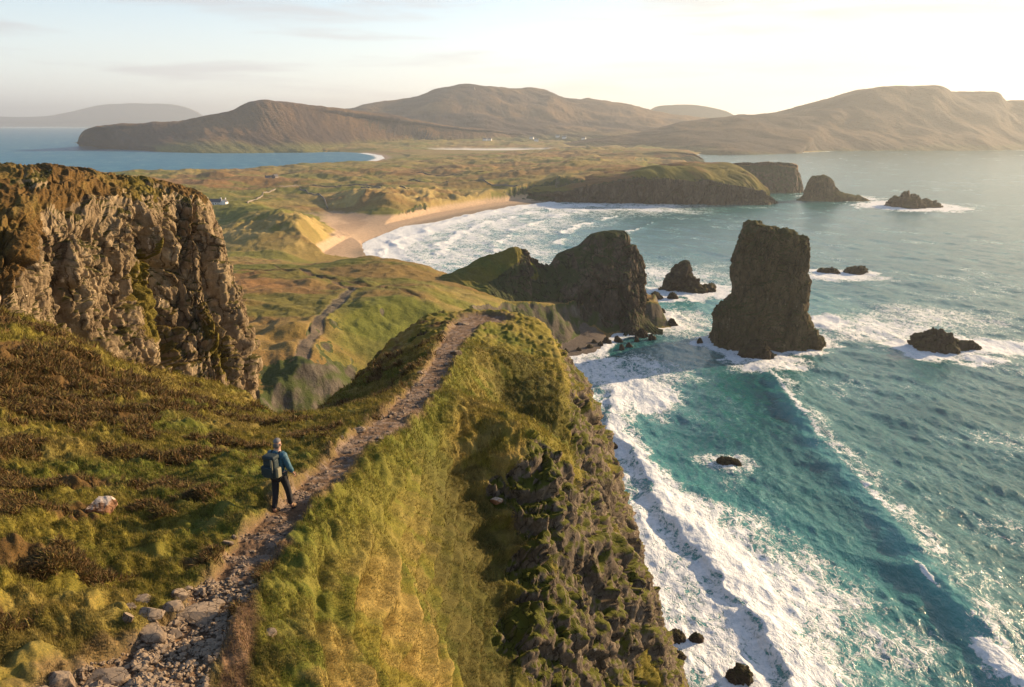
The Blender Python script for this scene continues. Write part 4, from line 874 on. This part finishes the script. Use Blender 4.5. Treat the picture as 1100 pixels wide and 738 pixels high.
for i, (px, py, w, h) in enumerate(shore):
    tag(sea_rock(px, py, w, h, 0, 3.0 + 5.1 * i), 'small dark boulder awash along the shingle cove under the rock headland', 'sea rock', 'boulders awash at the cove')

# ------------------------------------------------------------------ path stones, boulders
M_stone = ground_mat('path_stone', .12, (0.11, 0.08, 0.06), (0.32, 0.25, 0.18), (0.42, 0.36, 0.29), (0.27, 0.21, 0.15), bumpd=0.012)
M_white = ground_mat('quartz_boulder', .16, (0.30, 0.12, 0.05), (0.40, 0.24, 0.15), (0.62, 0.58, 0.52), (0.50, 0.42, 0.35), bumpd=0.015)
def boulder(name, loc, size, rz, seed, mat, flat=.5, sub=4, tilt=0.0):
    bm = bmesh.new(); bmesh.ops.create_icosphere(bm, subdivisions=sub, radius=1.0); bm.verts.ensure_lookup_table()
    v = np.array([x.co[:] for x in bm.verts]); fc = np.array([[q.index for q in f.verts] for f in bm.faces]); bm.free()
    r = np.random.RandomState(int(seed * 97) % 9999)
    for k in range(13):                                         # cut flat faces
        d = r.normal(size=3); d /= np.linalg.norm(d); c = r.uniform(.50, .85); t = v @ d; v = v - np.maximum(t - c, 0)[:, None] * d
    v = v * (1 + .16 * fbm3(v, .6, 5, .55, seed))[:, None]; v = v * np.array(size) 
    c, s_ = cos(rz), sin(rz); v = v @ np.array([[c, s_, 0], [-s_, c, 0], [0, 0, 1]])
    if tilt: c, s_ = cos(tilt), sin(tilt); v = v @ np.array([[c, 0, s_], [0, 1, 0], [-s_, 0, c]])
    o = new_mesh_obj(name, v, fc, mat, None, True, dict(tint=np.full((len(v), 3), .2), rock=np.ones(len(v))))
    o.location = loc; o.data.polygons.foreach_set('use_smooth', np.zeros(len(fc), bool)); return o
PS = [  # px, py, width px, height px, label
    (160, 680, 46, 26, 'large flat slab in the middle of the stone pile left of the path'), (118, 727, 46, 26, 'broad grey slab at the bottom edge, lower left end of the stony path'),
    (215, 658, 50, 28, 'long tilted slab at the right of the stone pile'), (160, 660, 34, 14, 'flat pale stone above the large slab'), (188, 651, 22, 12, 'small pale slab between the pile and the smooth path'),
    (150, 645, 26, 10, 'thin flat stone at the top of the pile by the grass'), (193, 641, 22, 16, 'pale wedge stone just below the path bend'), (138, 663, 13, 17, 'upright narrow stone on the left of the pile'),
    (188, 682, 18, 13, 'rounded stone right of the large flat slab'), (66, 731, 34, 26, 'pale slanting stone in the bottom left of the path'), (232, 650, 22, 12, 'light stone at the right end of the tilted slab'),
    (141, 652, 16, 8, 'little flat stone at the top left of the pile'), (152, 706, 13, 11, 'small stone below the large flat slab'), (173, 716, 12, 9, 'small stone beside the gravel at the bottom'),
    (245, 583, 12, 8, 'kerb stone on the left path edge below the hiker'), (251, 578, 9, 8, 'paler kerb stone on the left path edge below the hiker'), (289, 680, 24, 6, 'flat pale stone in the turf right of the path'),
    (385, 463, 20, 8, 'pale flat stone at the right of the path above the hiker'), (408, 470, 12, 6, 'stone on the right path edge above the hiker'), (367, 470, 10, 5, 'pale stone in the turf island by the path'), (372, 486, 14, 6, 'stone on the left path edge above the hiker'),
    (490, 378, 14, 9, 'rock in the path near its far end'), (480, 392, 10, 6, 'small rock beside the far part of the path'), (497, 348, 16, 6, 'rock slab on the far knoll'), (452, 400, 9, 5, 'small pale rock on the left of the far path'), (534, 538, 15, 12, 'white block in the dark turf of the steep slope')]
for i, (px, py, w, h, lb) in enumerate(PS):
    q = near_hit(px, py + h * .15); d = (q - cam.location).length / FPX
    sx = w * d * .5; sz = max(.35 * sx, h * d * .42)
    o = boulder('stone' if w < 20 else 'slab', q + Vector((0, 0, sz * .12)), (sx, sx * .75, sz), rs.uniform(-.5, .5), 1.7 + i * 3.3, M_white if 'white block' in lb else M_stone, tilt=rs.uniform(-.15, .15)); tag(o, lb, 'stone')
q = near_hit(109, 550); d = (q - cam.location).length / FPX
o = boulder('boulder', q + Vector((0, 0, .10)), (14 * d, 13 * d, 14 * d), .4, 9.1, M_white); tag(o, 'rust and white quartz boulder alone on the grassy slope', 'boulder')
# gravel, nobody could count it
def gravel():
    bm = bmesh.new(); bmesh.ops.create_icosphere(bm, subdivisions=1, radius=1); v0 = np.array([x.co[:] for x in bm.verts]); f0 = np.array([[q.index for q in f.verts] for f in bm.faces]); bm.free()
    X, Y, p, tint, pm, rock = NEAR[:6]; w = (pm > .55) & (Y < 60) & (Y > 8); idx = np.argwhere(w); R = np.random.RandomState(3)
    X_, Y_ = X[w], Y[w]
    dens = sst(-.1, .25, fbm2(X_, Y_, .35, 3)) * .7 + .12; dens = dens * np.where(Y_ < 14.0, 2.2, .5); dens /= dens.sum()
    sel = R.choice(len(idx), 9000, p=dens, replace=True); V = []; F = []
    ii = idx[sel]; c = p[ii[:, 0], ii[:, 1]]; 
    sz = R.gamma(2.2, .011, len(sel)) + .008; sz = np.clip(sz, .01, .10) * np.where(c[:, 1] > 30, 1.2, np.where(c[:, 1] > 14.5, .65, 1))
    sc = sz[:, None] * R.uniform(.6, 1.3, (len(sel), 3)) * np.array((1, 1, .7)); th = R.uniform(0, 6.28, len(sel))
    vv = v0[None] * (1 + R.uniform(-.25, .25, (len(sel), len(v0), 1))) * sc[:, None]
    x = vv[..., 0] * np.cos(th)[:, None] - vv[..., 1] * np.sin(th)[:, None]; y = vv[..., 0] * np.sin(th)[:, None] + vv[..., 1] * np.cos(th)[:, None]
    vv = np.stack([x, y, vv[..., 2]], 2) + c[:, None] + np.array((0, 0, .3))[None, None] * sz[:, None, None]
    ff = f0[None] + (np.arange(len(sel)) * len(v0))[:, None, None]
    k = len(sel) * len(v0)
    o = new_mesh_obj('gravel', vv.reshape(-1, 3), ff.reshape(-1, 3), M_stone, None, False, dict(tint=np.full((k, 3), .2), rock=np.ones(k))); tag(o, 'loose gravel and small stones scattered on the footpath', 'gravel', kind='stuff')
gravel()

# ------------------------------------------------------------------ grass blades and heather sprigs (uncountable)
def leaf_mat(name, trans=.25):
    m, nt, b = new_mat(name); at = NN(nt, 'ShaderNodeAttribute', attribute_name='tint'); nt.links.new(at.outputs['Color'], b.inputs['Base Color'])
    b.inputs['Roughness'].default_value = .7; b.inputs['Specular IOR Level'].default_value = .2
    tr = NN(nt, 'ShaderNodeBsdfTranslucent'); nt.links.new(at.outputs['Color'], tr.inputs['Color']); mx = NN(nt, 'ShaderNodeMixShader'); mx.inputs[0].default_value = trans
    out = [n for n in nt.nodes if n.type == 'OUTPUT_MATERIAL'][0]; nt.links.new(b.outputs[0], mx.inputs[1]); nt.links.new(tr.outputs[0], mx.inputs[2]); nt.links.new(mx.outputs[0], out.inputs['Surface']); return m
M_grass = leaf_mat('grass_blade', .35); M_heath = leaf_mat('heather_leaf', .1)
def blades(name, weight, N, hgt, wid, mat, colf, lab, cat, seed, spread=.6, ymax=60, droop=.4):
    X, Y, p, tint, pm, rock, hm, s, nrm = NEAR; R = np.random.RandomState(seed)
    w = (weight * (Y < ymax)).ravel().astype(float); T = (X / Y).ravel(); w = w * (T > -.80) * (T < .40); w /= w.sum()
    sel = np.searchsorted(np.cumsum(w), R.uniform(0, 1, N)); sel = np.minimum(sel, w.size - 1)
    c = p.reshape(-1, 3)[sel] + R.normal(0, 1, (N, 3)) * np.array((1, 1, 0)) * (.0022 * Y.ravel()[sel])[:, None]
    nn_ = nrm.reshape(-1, 3)[sel]; yy = c[:, 1]; k = np.clip(yy / 17, .75, 3.0)
    h = hgt * R.uniform(.5, 1.3, N) * np.clip(yy / 20, .8, 1.8); wd = wid * k * R.uniform(.7, 1.3, N)
    up = nn_ * .45 + np.array((0, 0, .75)); lean = R.normal(0, spread, (N, 3)); lean[:, 2] *= .3
    wind = np.array((-.18, -.05, 0)); d = up + lean + wind; d /= np.linalg.norm(d, axis=1, keepdims=True)
    th = R.uniform(0, pi, N); sd = np.stack([np.cos(th), np.sin(th), 0 * th], 1) * wd[:, None]
    midp = c + d * (h * .55)[:, None]; tip = c + d * h[:, None] + (lean + wind) * (h * droop)[:, None] - np.array((0, 0, 1)) * (h * droop * .25)[:, None]
    base = c - np.array((0, 0, .03))
    V = np.stack([base - sd, base + sd, midp + sd * .8, midp - sd * .8, tip], 1)
    q = (np.arange(N) * 5)[:, None]; F = np.concatenate([q + np.array([[0, 1, 2]]), q + np.array([[0, 2, 3]]), q + np.array([[3, 2, 4]])], 0)
    col = colf(tint.reshape(-1, 3)[sel], R, N, c); col = np.repeat(col[:, None], 5, 1); col[:, 4] *= 1.15
    o = new_mesh_obj(name, V.reshape(-1, 3), F, mat, None, False, dict(tint=np.clip(col.reshape(-1, 3), .003, .9))); tag(o, lab, cat, kind='stuff')
X, Y, p, tint, pm, rock, hm, s_, nrm = NEAR
def gcol(t, R, N, c):
    k = R.uniform(.45, 1.6, (N, 1)); o = t * k; dry = (R.uniform(0, 1, N) < .28); o[dry] = o[dry] * .35 + np.array((.24, .18, .06)) * .65 * R.uniform(.7, 1.2, (dry.sum(), 1)); return o
wg = np.clip(1 - pm * 1.6 - rock * 1.2, 0, 1) * (1 - .9 * hm) * sst(-.25, .25, fbm2(X + 4, Y, .55, 3) + .22) * sst(8, 3, s_) + 0
lipd = line_d(path_s, X, Y, pathw_s); 
blades('grass', wg, 560000, .10, .0058, M_grass, gcol, 'short wind-combed grass and moss growing over the ridge', 'grass', 21)
def hcol(t, R, N, c):
    o = np.array((.105, .062, .022)) * R.uniform(.5, 1.7, (N, 1)); g = R.uniform(0, 1, N) < .3; o[g] = np.array((.13, .105, .028)) * R.uniform(.7, 1.3, (g.sum(), 1)); return o
wh = hm * (1 - pm) * sst(-.2, .2, fbm2(X + 60, Y, .9, 3) + .1)
blades('heather', wh, 170000, .17, .013, M_heath, hcol, 'dark brown heather clumps spread over the left slope', 'heather', 22, spread=.9, droop=.3)
# ------------------------------------------------------------------ the hiker
def skin_mesh(name, joints, bones, radii, mat, parent, sub=2, root=0):
    me = bpy.data.meshes.new(name); me.from_pydata([Vector(j) for j in joints], bones, []); o = bpy.data.objects.new(name, me); S.collection.objects.link(o)
    o.modifiers.new('skin', 'SKIN'); o.modifiers.new('sub', 'SUBSURF').levels = sub; o.modifiers['sub'].render_levels = sub
    for i, r in enumerate(radii):
        v = me.skin_vertices[0].data[i]; v.radius = r if isinstance(r, tuple) else (r, r); v.use_root = (i == root)
    dg = bpy.context.evaluated_depsgraph_get(); dg.update(); m2 = bpy.data.meshes.new_from_object(o.evaluated_get(dg)); m2.name = name
    o.modifiers.clear(); o.data = m2; m2.materials.clear(); m2.materials.append(mat)
    m2.polygons.foreach_set('use_smooth', np.ones(len(m2.polygons), bool))
    if parent: o.parent = parent
    return o
M_skin = simple_mat('skin', (0.42, 0.25, 0.18), .5); M_jacket = simple_mat('jacket', (0.03, 0.095, 0.14), .6, .5, 9, .03); M_trouser = simple_mat('trousers', (0.018, 0.018, 0.022), .8, .4, 12, .01)
M_boot = simple_mat('boots', (0.20, 0.12, 0.06), .7); M_hat = simple_mat('beanie', (0.15, 0.145, 0.15), .9, .3, 60, .004); M_pack = simple_mat('pack_fabric', (0.018, 0.032, 0.036), .7, .35, 18, .01)
M_packl = simple_mat('pack_trim', (0.20, 0.19, 0.13), .8, .3, 20); M_sole = simple_mat('boot_sole', (0.03, 0.03, 0.03), .8)
FT = near_hit(303, 551)
HEAD = radians(-20)          # walking up the path, away and to the right
person = empty('person', (FT.x, FT.y, FT.z), HEAD)
tag(person, 'hiker in a blue jacket, dark trousers and grey beanie walking away up the path', 'person')
# local axes: +y forward (away from the camera), +x the figure's right
LH, RH = -.10, .10
J = [(0, 0, .95), (0, .0, 1.08), (0, .0, 1.25), (0, .01, 1.40), (0, .02, 1.49), (0, .035, 1.56), (0, .045, 1.65), (0, .04, 1.72),
     (-.17, 0, 1.40), (-.235, -.03, 1.13), (-.235, .07, .90), (.17, 0, 1.40), (.25, .03, 1.14), (.27, .15, .94),
     (LH, 0, .90), (LH - .005, -.015, .50), (LH, -.13, .11), (LH - .01, -.06, .045), (LH - .02, .07, .035),
     (RH, .01, .90), (RH + .01, .13, .52), (RH + .01, .20, .12), (RH + .015, .25, .05), (RH + .02, .36, .04)]
B = [(0, 1), (1, 2), (2, 3), (3, 4), (4, 5), (5, 6), (6, 7), (3, 8), (8, 9), (9, 10), (3, 11), (11, 12), (12, 13), (0, 14), (14, 15), (15, 16), (16, 17), (17, 18), (0, 19), (19, 20), (20, 21), (21, 22), (22, 23)]
Rr = [(.14, .10), (.13, .09), (.15, .10), (.13, .09), .055, .07, (.078, .095), (.06, .07), .06, .043, .028, .06, .043, .028, .085, .058, .042, .04, .032, .085, .058, .042, .04, .032]
body = skin_mesh('body', J, B, Rr, M_skin, person)
def sub_skin(name, idx, grow, mat, jj=None, par=person):
    mp_ = {k: i for i, k in enumerate(idx)}; bb = [(mp_[a], mp_[b]) for a, b in B if a in mp_ and b in mp_]
    rr = [tuple(x + grow for x in (Rr[k] if isinstance(Rr[k], tuple) else (Rr[k], Rr[k]))) for k in idx]
    return skin_mesh(name, [(jj or {}).get(k, J[k]) for k in idx], bb, rr, mat, par)
jk = sub_skin('jacket', [0, 1, 2, 3, 4, 8, 9, 10, 11, 12, 13], .028, M_jacket, {4: (0, .015, 1.465), 0: (0, 0, .90), 10: (-.235, .055, .935), 13: (.268, .135, .965)})
tr = sub_skin('trousers', [0, 14, 15, 16, 19, 20, 21], .018, M_trouser)
for side, ids in ((-1, (16, 17, 18)), (1, (21, 22, 23))):
    a, b, c = [J[i] for i in ids]; bo = skin_mesh('boot', [(a[0], a[1], a[2] + .04), (b[0], b[1], b[2] + .015), (c[0], c[1], c[2] + .015)], [(0, 1), (1, 2)], [(.052, .055), (.052, .056), (.045, .036)], M_boot, person)
    sl = skin_mesh('sole', [(b[0], b[1] - .03, .005), (c[0], c[1] + .01, .005)], [(0, 1)], [(.05, .018), (.045, .016)], M_sole, bo, 1)
hood = skin_mesh('hood', [(-.07, -.02, 1.45), (0, -.07, 1.46), (.07, -.02, 1.45)], [(0, 1), (1, 2)], [.045, .055, .045], M_jacket, jk)
hat = skin_mesh('beanie', [(0, .035, 1.665), (0, .03, 1.72), (0, .02, 1.765)], [(0, 1), (1, 2)], [(.088, .103), (.085, .098), (.04, .05)], M_hat, person)
person.scale = (1.09,) * 3
# face (looks up the path, away from the camera): nose, ears, eyes, mouth
def blob_mesh(name, c, sz, mat, parent):
    bm = bmesh.new(); bmesh.ops.create_icosphere(bm, subdivisions=2, radius=1); [setattr(v, 'co', Vector((v.co.x * sz[0] + c[0], v.co.y * sz[1] + c[1], v.co.z * sz[2] + c[2]))) for v in bm.verts]
    me = bpy.data.meshes.new(name); bm.to_mesh(me); bm.free(); me.materials.append(mat); o = bpy.data.objects.new(name, me); S.collection.objects.link(o); o.parent = parent
    me.polygons.foreach_set('use_smooth', np.ones(len(me.polygons), bool)); return o
M_eye = simple_mat('eye', (.05, .04, .03), .3); M_lip = simple_mat('lips', (.35, .14, .11), .5); M_hair = simple_mat('hair', (.10, .085, .075), .8, .3, 40)
blob_mesh('nose', (0, .145, 1.615), (.014, .022, .022), M_skin, person); blob_mesh('ear', (-.082, .045, 1.62), (.012, .02, .032), M_skin, person); blob_mesh('ear', (.082, .045, 1.62), (.012, .02, .032), M_skin, person)
blob_mesh('eye', (-.03, .132, 1.642), (.012, .008, .008), M_eye, person); blob_mesh('eye', (.03, .132, 1.642), (.012, .008, .008), M_eye, person); blob_mesh('mouth', (0, .128, 1.575), (.024, .01, .007), M_lip, person)
blob_mesh('hair', (0, .005, 1.60), (.078, .075, .07), M_hair, person)
for side, w, e in ((-1, J[10], J[9]), (1, J[13], J[12])):
    w = Vector(w); d = (w - Vector(e)).normalized(); sd = Vector((0, 1, 0)) - d * d.y; sd.normalize(); inn = Vector((-side, 0, 0))
    jn = [w, w + d * .05, w + d * .085]; bn = [(0, 1), (1, 2)]; rd = [(.024, .018), (.036, .017), (.034, .015)]
    hd = skin_mesh('hand', jn, bn, rd, M_skin, person)
    for k, (off, ln) in enumerate(((.027, .068), (.009, .078), (-.009, .072), (-.026, .056))):
        a = w + d * .075 + sd * off; b = a + d * ln * .5 + inn * .006; c = b + d * ln * .42 + inn * .022
        skin_mesh('finger', [a, b, c], [(0, 1), (1, 2)], [.0095, .0088, .0075], M_skin, hd, 1)
    a = w + d * .03 + sd * .028; skin_mesh('thumb', [a, a + d * .025 + sd * .025 + inn * .008, a + d * .055 + sd * .032 + inn * .016], [(0, 1), (1, 2)], [.012, .0105, .008], M_skin, hd, 1)
# backpack, carried on the back: it could be lifted off
pack = empty('backpack', (FT.x, FT.y, FT.z), HEAD); pack.scale = (1.09,) * 3; tag(pack, 'dark green backpack with pale side trim carried by the hiker', 'backpack')
def box_part(name, c, sz, mat, parent, bev=.03, taper=0.0):
    bm = bmesh.new(); bmesh.ops.create_cube(bm, size=1)
    for v in bm.verts: k = 1 - taper * (v.co.z + .5); v.co = Vector((v.co.x * sz[0] * k, v.co.y * sz[1] * k, v.co.z * sz[2]))
    bmesh.ops.bevel(bm, geom=list(bm.edges), offset=bev, segments=3, profile=.6, affect='EDGES')
    for v in bm.verts: v.co += Vector(c)
    me = bpy.data.meshes.new(name); bm.to_mesh(me); bm.free(); me.materials.append(mat); o = bpy.data.objects.new(name, me); S.collection.objects.link(o)
    if parent: o.parent = parent
    me.polygons.foreach_set('use_smooth', np.ones(len(me.polygons), bool)); return o
mb = box_part('main_bag', (0, -.235, 1.19), (.33, .21, .46), M_pack, pack, .06, .12)
box_part('lid', (0, -.235, 1.43), (.30, .23, .10), M_pack, pack, .04); box_part('front_pocket', (0, -.36, 1.12), (.22, .07, .24), M_pack, pack, .025)
box_part('side_pocket', (.185, -.24, 1.10), (.07, .14, .22), M_packl, pack, .025); box_part('side_pocket', (-.185, -.24, 1.10), (.07, .14, .22), M_pack, pack, .025)
box_part('compression_strap', (.10, -.355, 1.27), (.05, .02, .30), M_packl, pack, .008)
for sx in (-1, 1):
    skin_mesh('shoulder_strap', [(sx * .09, -.13, 1.38), (sx * .10, -.03, 1.50), (sx * .11, .10, 1.42), (sx * .13, .13, 1.25), (sx * .15, .0, 1.08), (sx * .14, -.13, 1.02)], [(0, 1), (1, 2), (2, 3), (3, 4), (4, 5)], [(.025, .010)] * 6, M_pack, pack, 1)
skin_mesh('hip_belt', [(-.15, -.14, .98), (-.19, 0, .97), (-.10, .13, .96), (.10, .13, .96), (.19, 0, .97), (.15, -.14, .98)], [(i, i + 1) for i in range(5)], [(.014, .03)] * 6, M_pack, pack, 1)

# ------------------------------------------------------------------ far cottages, walls, summit cairn
M_wht = simple_mat('limewash', (0.80, 0.78, 0.74), .8, .06, 1.0); M_slate = simple_mat('slate', (0.10, 0.10, 0.11), .7, .25, 1.5); M_win = simple_mat('window_glass', (0.03, 0.035, 0.04), .2); M_ston = simple_mat('field_stone', (.20, .17, .14), .9, .3, .8, .2)
def bx(verts_list, c, sz):
    x, y, z = [k / 2 for k in sz]; return [(c[0] + a * x, c[1] + b * y, c[2] + d * z) for a in (-1, 1) for b in (-1, 1) for d in (-1, 1)]
def box_obj(name, c, sz, mat, parent):
    v = bx(None, c, sz); f = [(0, 1, 3, 2), (4, 6, 7, 5), (0, 4, 5, 1), (2, 3, 7, 6), (0, 2, 6, 4), (1, 5, 7, 3)]; return new_mesh_obj(name, v, f, mat, parent, False)
def cottage(loc, L_, D_, H_, rz, lab, wall=M_wht, roof=M_slate, ch=2, nw=3, group=None):
    r = empty('cottage', loc, rz); tag(r, lab, 'cottage', group)
    hl, hd = L_ / 2, D_ / 2; rh = D_ * .42
    v = [(-hl, -hd, -2), (hl, -hd, -2), (hl, hd, -2), (-hl, hd, -2), (-hl, -hd, H_), (hl, -hd, H_), (hl, hd, H_), (-hl, hd, H_), (-hl, 0, H_ + rh), (hl, 0, H_ + rh)]
    me = bpy.data.meshes.new('wall'); me.from_pydata(v, [], [(0, 1, 5, 4), (2, 3, 7, 6), (1, 2, 6, 9, 5), (3, 0, 4, 8, 7)]); me.materials.append(wall); w = bpy.data.objects.new('wall', me); S.collection.objects.link(w); w.parent = r
    e = .35; t = .25; hl2 = hl - .05; k = rh / hd
    rv = [(-hl2, -hd - e, H_ - e * k + .03), (hl2, -hd - e, H_ - e * k + .03), (hl2, 0, H_ + rh + .03), (-hl2, 0, H_ + rh + .03), (hl2, hd + e, H_ - e * k + .03), (-hl2, hd + e, H_ - e * k + .03)]; rv += [(a, b, c + t) for a, b, c in rv]
    me = bpy.data.meshes.new('roof'); me.from_pydata(rv, [], [(0, 3, 2, 1), (3, 5, 4, 2), (6, 7, 8, 9), (9, 8, 10, 11), (0, 1, 7, 6), (4, 5, 11, 10), (0, 6, 9, 3), (3, 9, 11, 5), (1, 2, 8, 7), (2, 4, 10, 8)]); me.materials.append(roof); ro = bpy.data.objects.new('roof', me); S.collection.objects.link(ro); ro.parent = r
    for q in range(ch): box_obj('chimney', ((-1) ** q * (hl - .7), 0, H_ + rh + .6), (.9, .8, 1.9), wall, ro)
    if nw:
        for q in range(nw):
            x = -hl + L_ * (q + 1) / (nw + 1) + (0.0); 
            if q == nw // 2: box_obj('door', (x, -hd - .02, 1.05), (1.0, .1, 2.1), M_slate, r)
            else: f_ = box_obj('window', (x, -hd - .02, 1.6), (1.1, .12, 1.2), M_wht, r); box_obj('pane', (x, -hd - .06, 1.6), (.9, .12, 1.0), M_win, f_)
    return r
_surf = [bpy.data.objects[n] for n in ('valley', 'left_hill', 'central_hill', 'right_headland', 'low_headland')]
bpy.context.view_layer.update()
def surface_at(px, py):
    t, r = RAY(px, py); d = Vector((t, 1, -r)).normalized(); best = None
    for o_ in _surf:
        ok, lo, nn, ii = o_.ray_cast(Vector((0, 0, CAMZ)) + d * 600, d)
        if ok and (best is None or lo.y < best.y): best = lo
    return best
def on_mid(px, py, z):
    x, y, _ = G(px, py, z); return (x, y, mid_z(x, y) - .2)
l = on_mid(231, 222, 15); cottage(l, 16, 6.5, 3.0, radians(-8), 'white cottage with a slate roof in the brown moor beside the crag', nw=5)
cottage((l[0] + 11, l[1] - 2, l[2]), 5.5, 5, 3.4, radians(80), 'small white outhouse at the right end of the near cottage', ch=1, nw=0)
l = on_mid(290, 193, 14); cottage(l, 14, 7, 3.6, radians(15), 'grey stone farmhouse alone on the pale fields', M_ston, M_slate, 2, 3)
l = on_mid(296, 194.5, 14); cottage(l, 9, 6, 3.0, radians(70), 'brown stone barn beside the lone grey farmhouse', M_ston, M_slate, 0, 0)
for px, py, z, lb in ((521, 150.7, 22, 'left one of the pair of white houses under the central hill'), (526, 150.8, 22, 'right one of the pair of white houses under the central hill'), (576, 151.2, 24, 'white house lowest in the far hamlet'), (571, 149, 28, 'grey-roofed house at the left end of the far hamlet'),
                      (599, 147, 32, 'tall white house in the middle of the far hamlet'), (606, 148.4, 30, 'small house just right of the tall white one in the far hamlet'), (627, 149.6, 28, 'white house standing apart at the right of the far hamlet')):
    hit = surface_at(px, py)
    if hit is None: continue
    cottage((hit.x, hit.y - 6, hit.z - .5), 17, 9, 5.5, radians(random.uniform(-25, 25)), lb, ch=2, nw=3)
_h = surface_at(509, 96.5) or Vector(P(510, 95, 4795)); cr = empty('cairn', (_h.x, _h.y, _h.z - 2), 0); tag(cr, 'tiny stone cairn with a mast on the summit of the central hill', 'cairn')
new = loft = None
v = []; f = []
for k, (r_, h) in enumerate(((9, 0), (7.5, 6), (5, 12), (2, 17))):
    for i in range(12): a = i / 12 * 2 * pi; v.append((r_ * cos(a), r_ * sin(a), h))
for k in range(3):
    for i in range(12): f.append((k * 12 + i, k * 12 + (i + 1) % 12, (k + 1) * 12 + (i + 1) % 12, (k + 1) * 12 + i))
new_mesh_obj('stone_pile', v, f, M_ston, cr, True); box_obj('mast', (0, 0, 22), (1.4, 1.4, 16), M_ston, cr)
# dry stone walls between the fields
def field_wall(pts, z, lab, h=1.5, w=1.0):
    P_ = smooth_line([G(a, b, z)[:2] for a, b in pts], 10); V = []; 
    for i, (x, y) in enumerate(P_):
        j = min(i + 1, len(P_) - 1); k = max(i - 1, 0); dx, dy = P_[j][0] - P_[k][0], P_[j][1] - P_[k][1]; l_ = math.hypot(dx, dy) + 1e-6; nx, ny = -dy / l_ * w / 2, dx / l_ * w / 2; g = mid_z(x, y); hh = h * (1 + .15 * math.sin(i * 2.3))
        V += [(x - nx, y - ny, g - .8), (x - nx * .7, y - ny * .7, g + hh), (x + nx * .7, y + ny * .7, g + hh), (x + nx, y + ny, g - .8)]
    F = [(a * 4 + b, a * 4 + b + 1, a * 4 + b + 5, a * 4 + b + 4) for a in range(len(P_) - 1) for b in range(3)]
    tag(new_mesh_obj('field_wall', V, F, M_ston, None, False), lab, 'wall')
field_wall([(266, 222), (276, 214), (284, 206), (296, 203)], 14, 'drystone wall climbing from the dunes to the brown moor near the cottage')
field_wall([(300, 201), (330, 199), (370, 201), (410, 203)], 14, 'long low drystone wall across the pale fields')
field_wall([(388, 203), (410, 207), (440, 209)], 15, 'short drystone wall behind the right hand dunes')

field_wall([(322, 203), (345, 212), (352, 220)], 13, 'drystone wall running down to the dunes between the two dune hills')
field_wall([(420, 193), (470, 196), (520, 199), (560, 203)], 14, 'drystone wall running towards the green headland behind the beach')
field_wall([(440, 186), (500, 189), (560, 188)], 13, 'farthest drystone wall, across the russet ground near the lagoon')
# ------------------------------------------------------------------ air
def haze():
    me = bpy.data.meshes.new('haze'); x0, x1, y0, y1, z0, z1 = -31000, 31000, -3100, 31000, -15.5, 560
    v = [(a, b, c) for a in (x0, x1) for b in (y0, y1) for c in (z0, z1)]; me.from_pydata(v, [], [(0, 1, 3, 2), (4, 6, 7, 5), (0, 4, 5, 1), (2, 3, 7, 6), (0, 2, 6, 4), (1, 5, 7, 3)])
    m = bpy.data.materials.new('haze'); m.use_nodes = True; nt = m.node_tree; nt.nodes.clear(); out = nt.nodes.new('ShaderNodeOutputMaterial'); pv = nt.nodes.new('ShaderNodeVolumePrincipled')
    pv.inputs['Color'].default_value = (.82, .91, 1, 1); pv.inputs['Density'].default_value = 8.5e-5; pv.inputs['Anisotropy'].default_value = 0.42
    nt.links.new(pv.outputs[0], out.inputs['Volume']); m.cycles.homogeneous_volume = True if hasattr(m.cycles, 'homogeneous_volume') else None
    me.materials.append(m); o = bpy.data.objects.new('haze', me); S.collection.objects.link(o); tag(o, 'thin sea haze brightening towards the low sun', 'haze', kind='stuff')
haze()
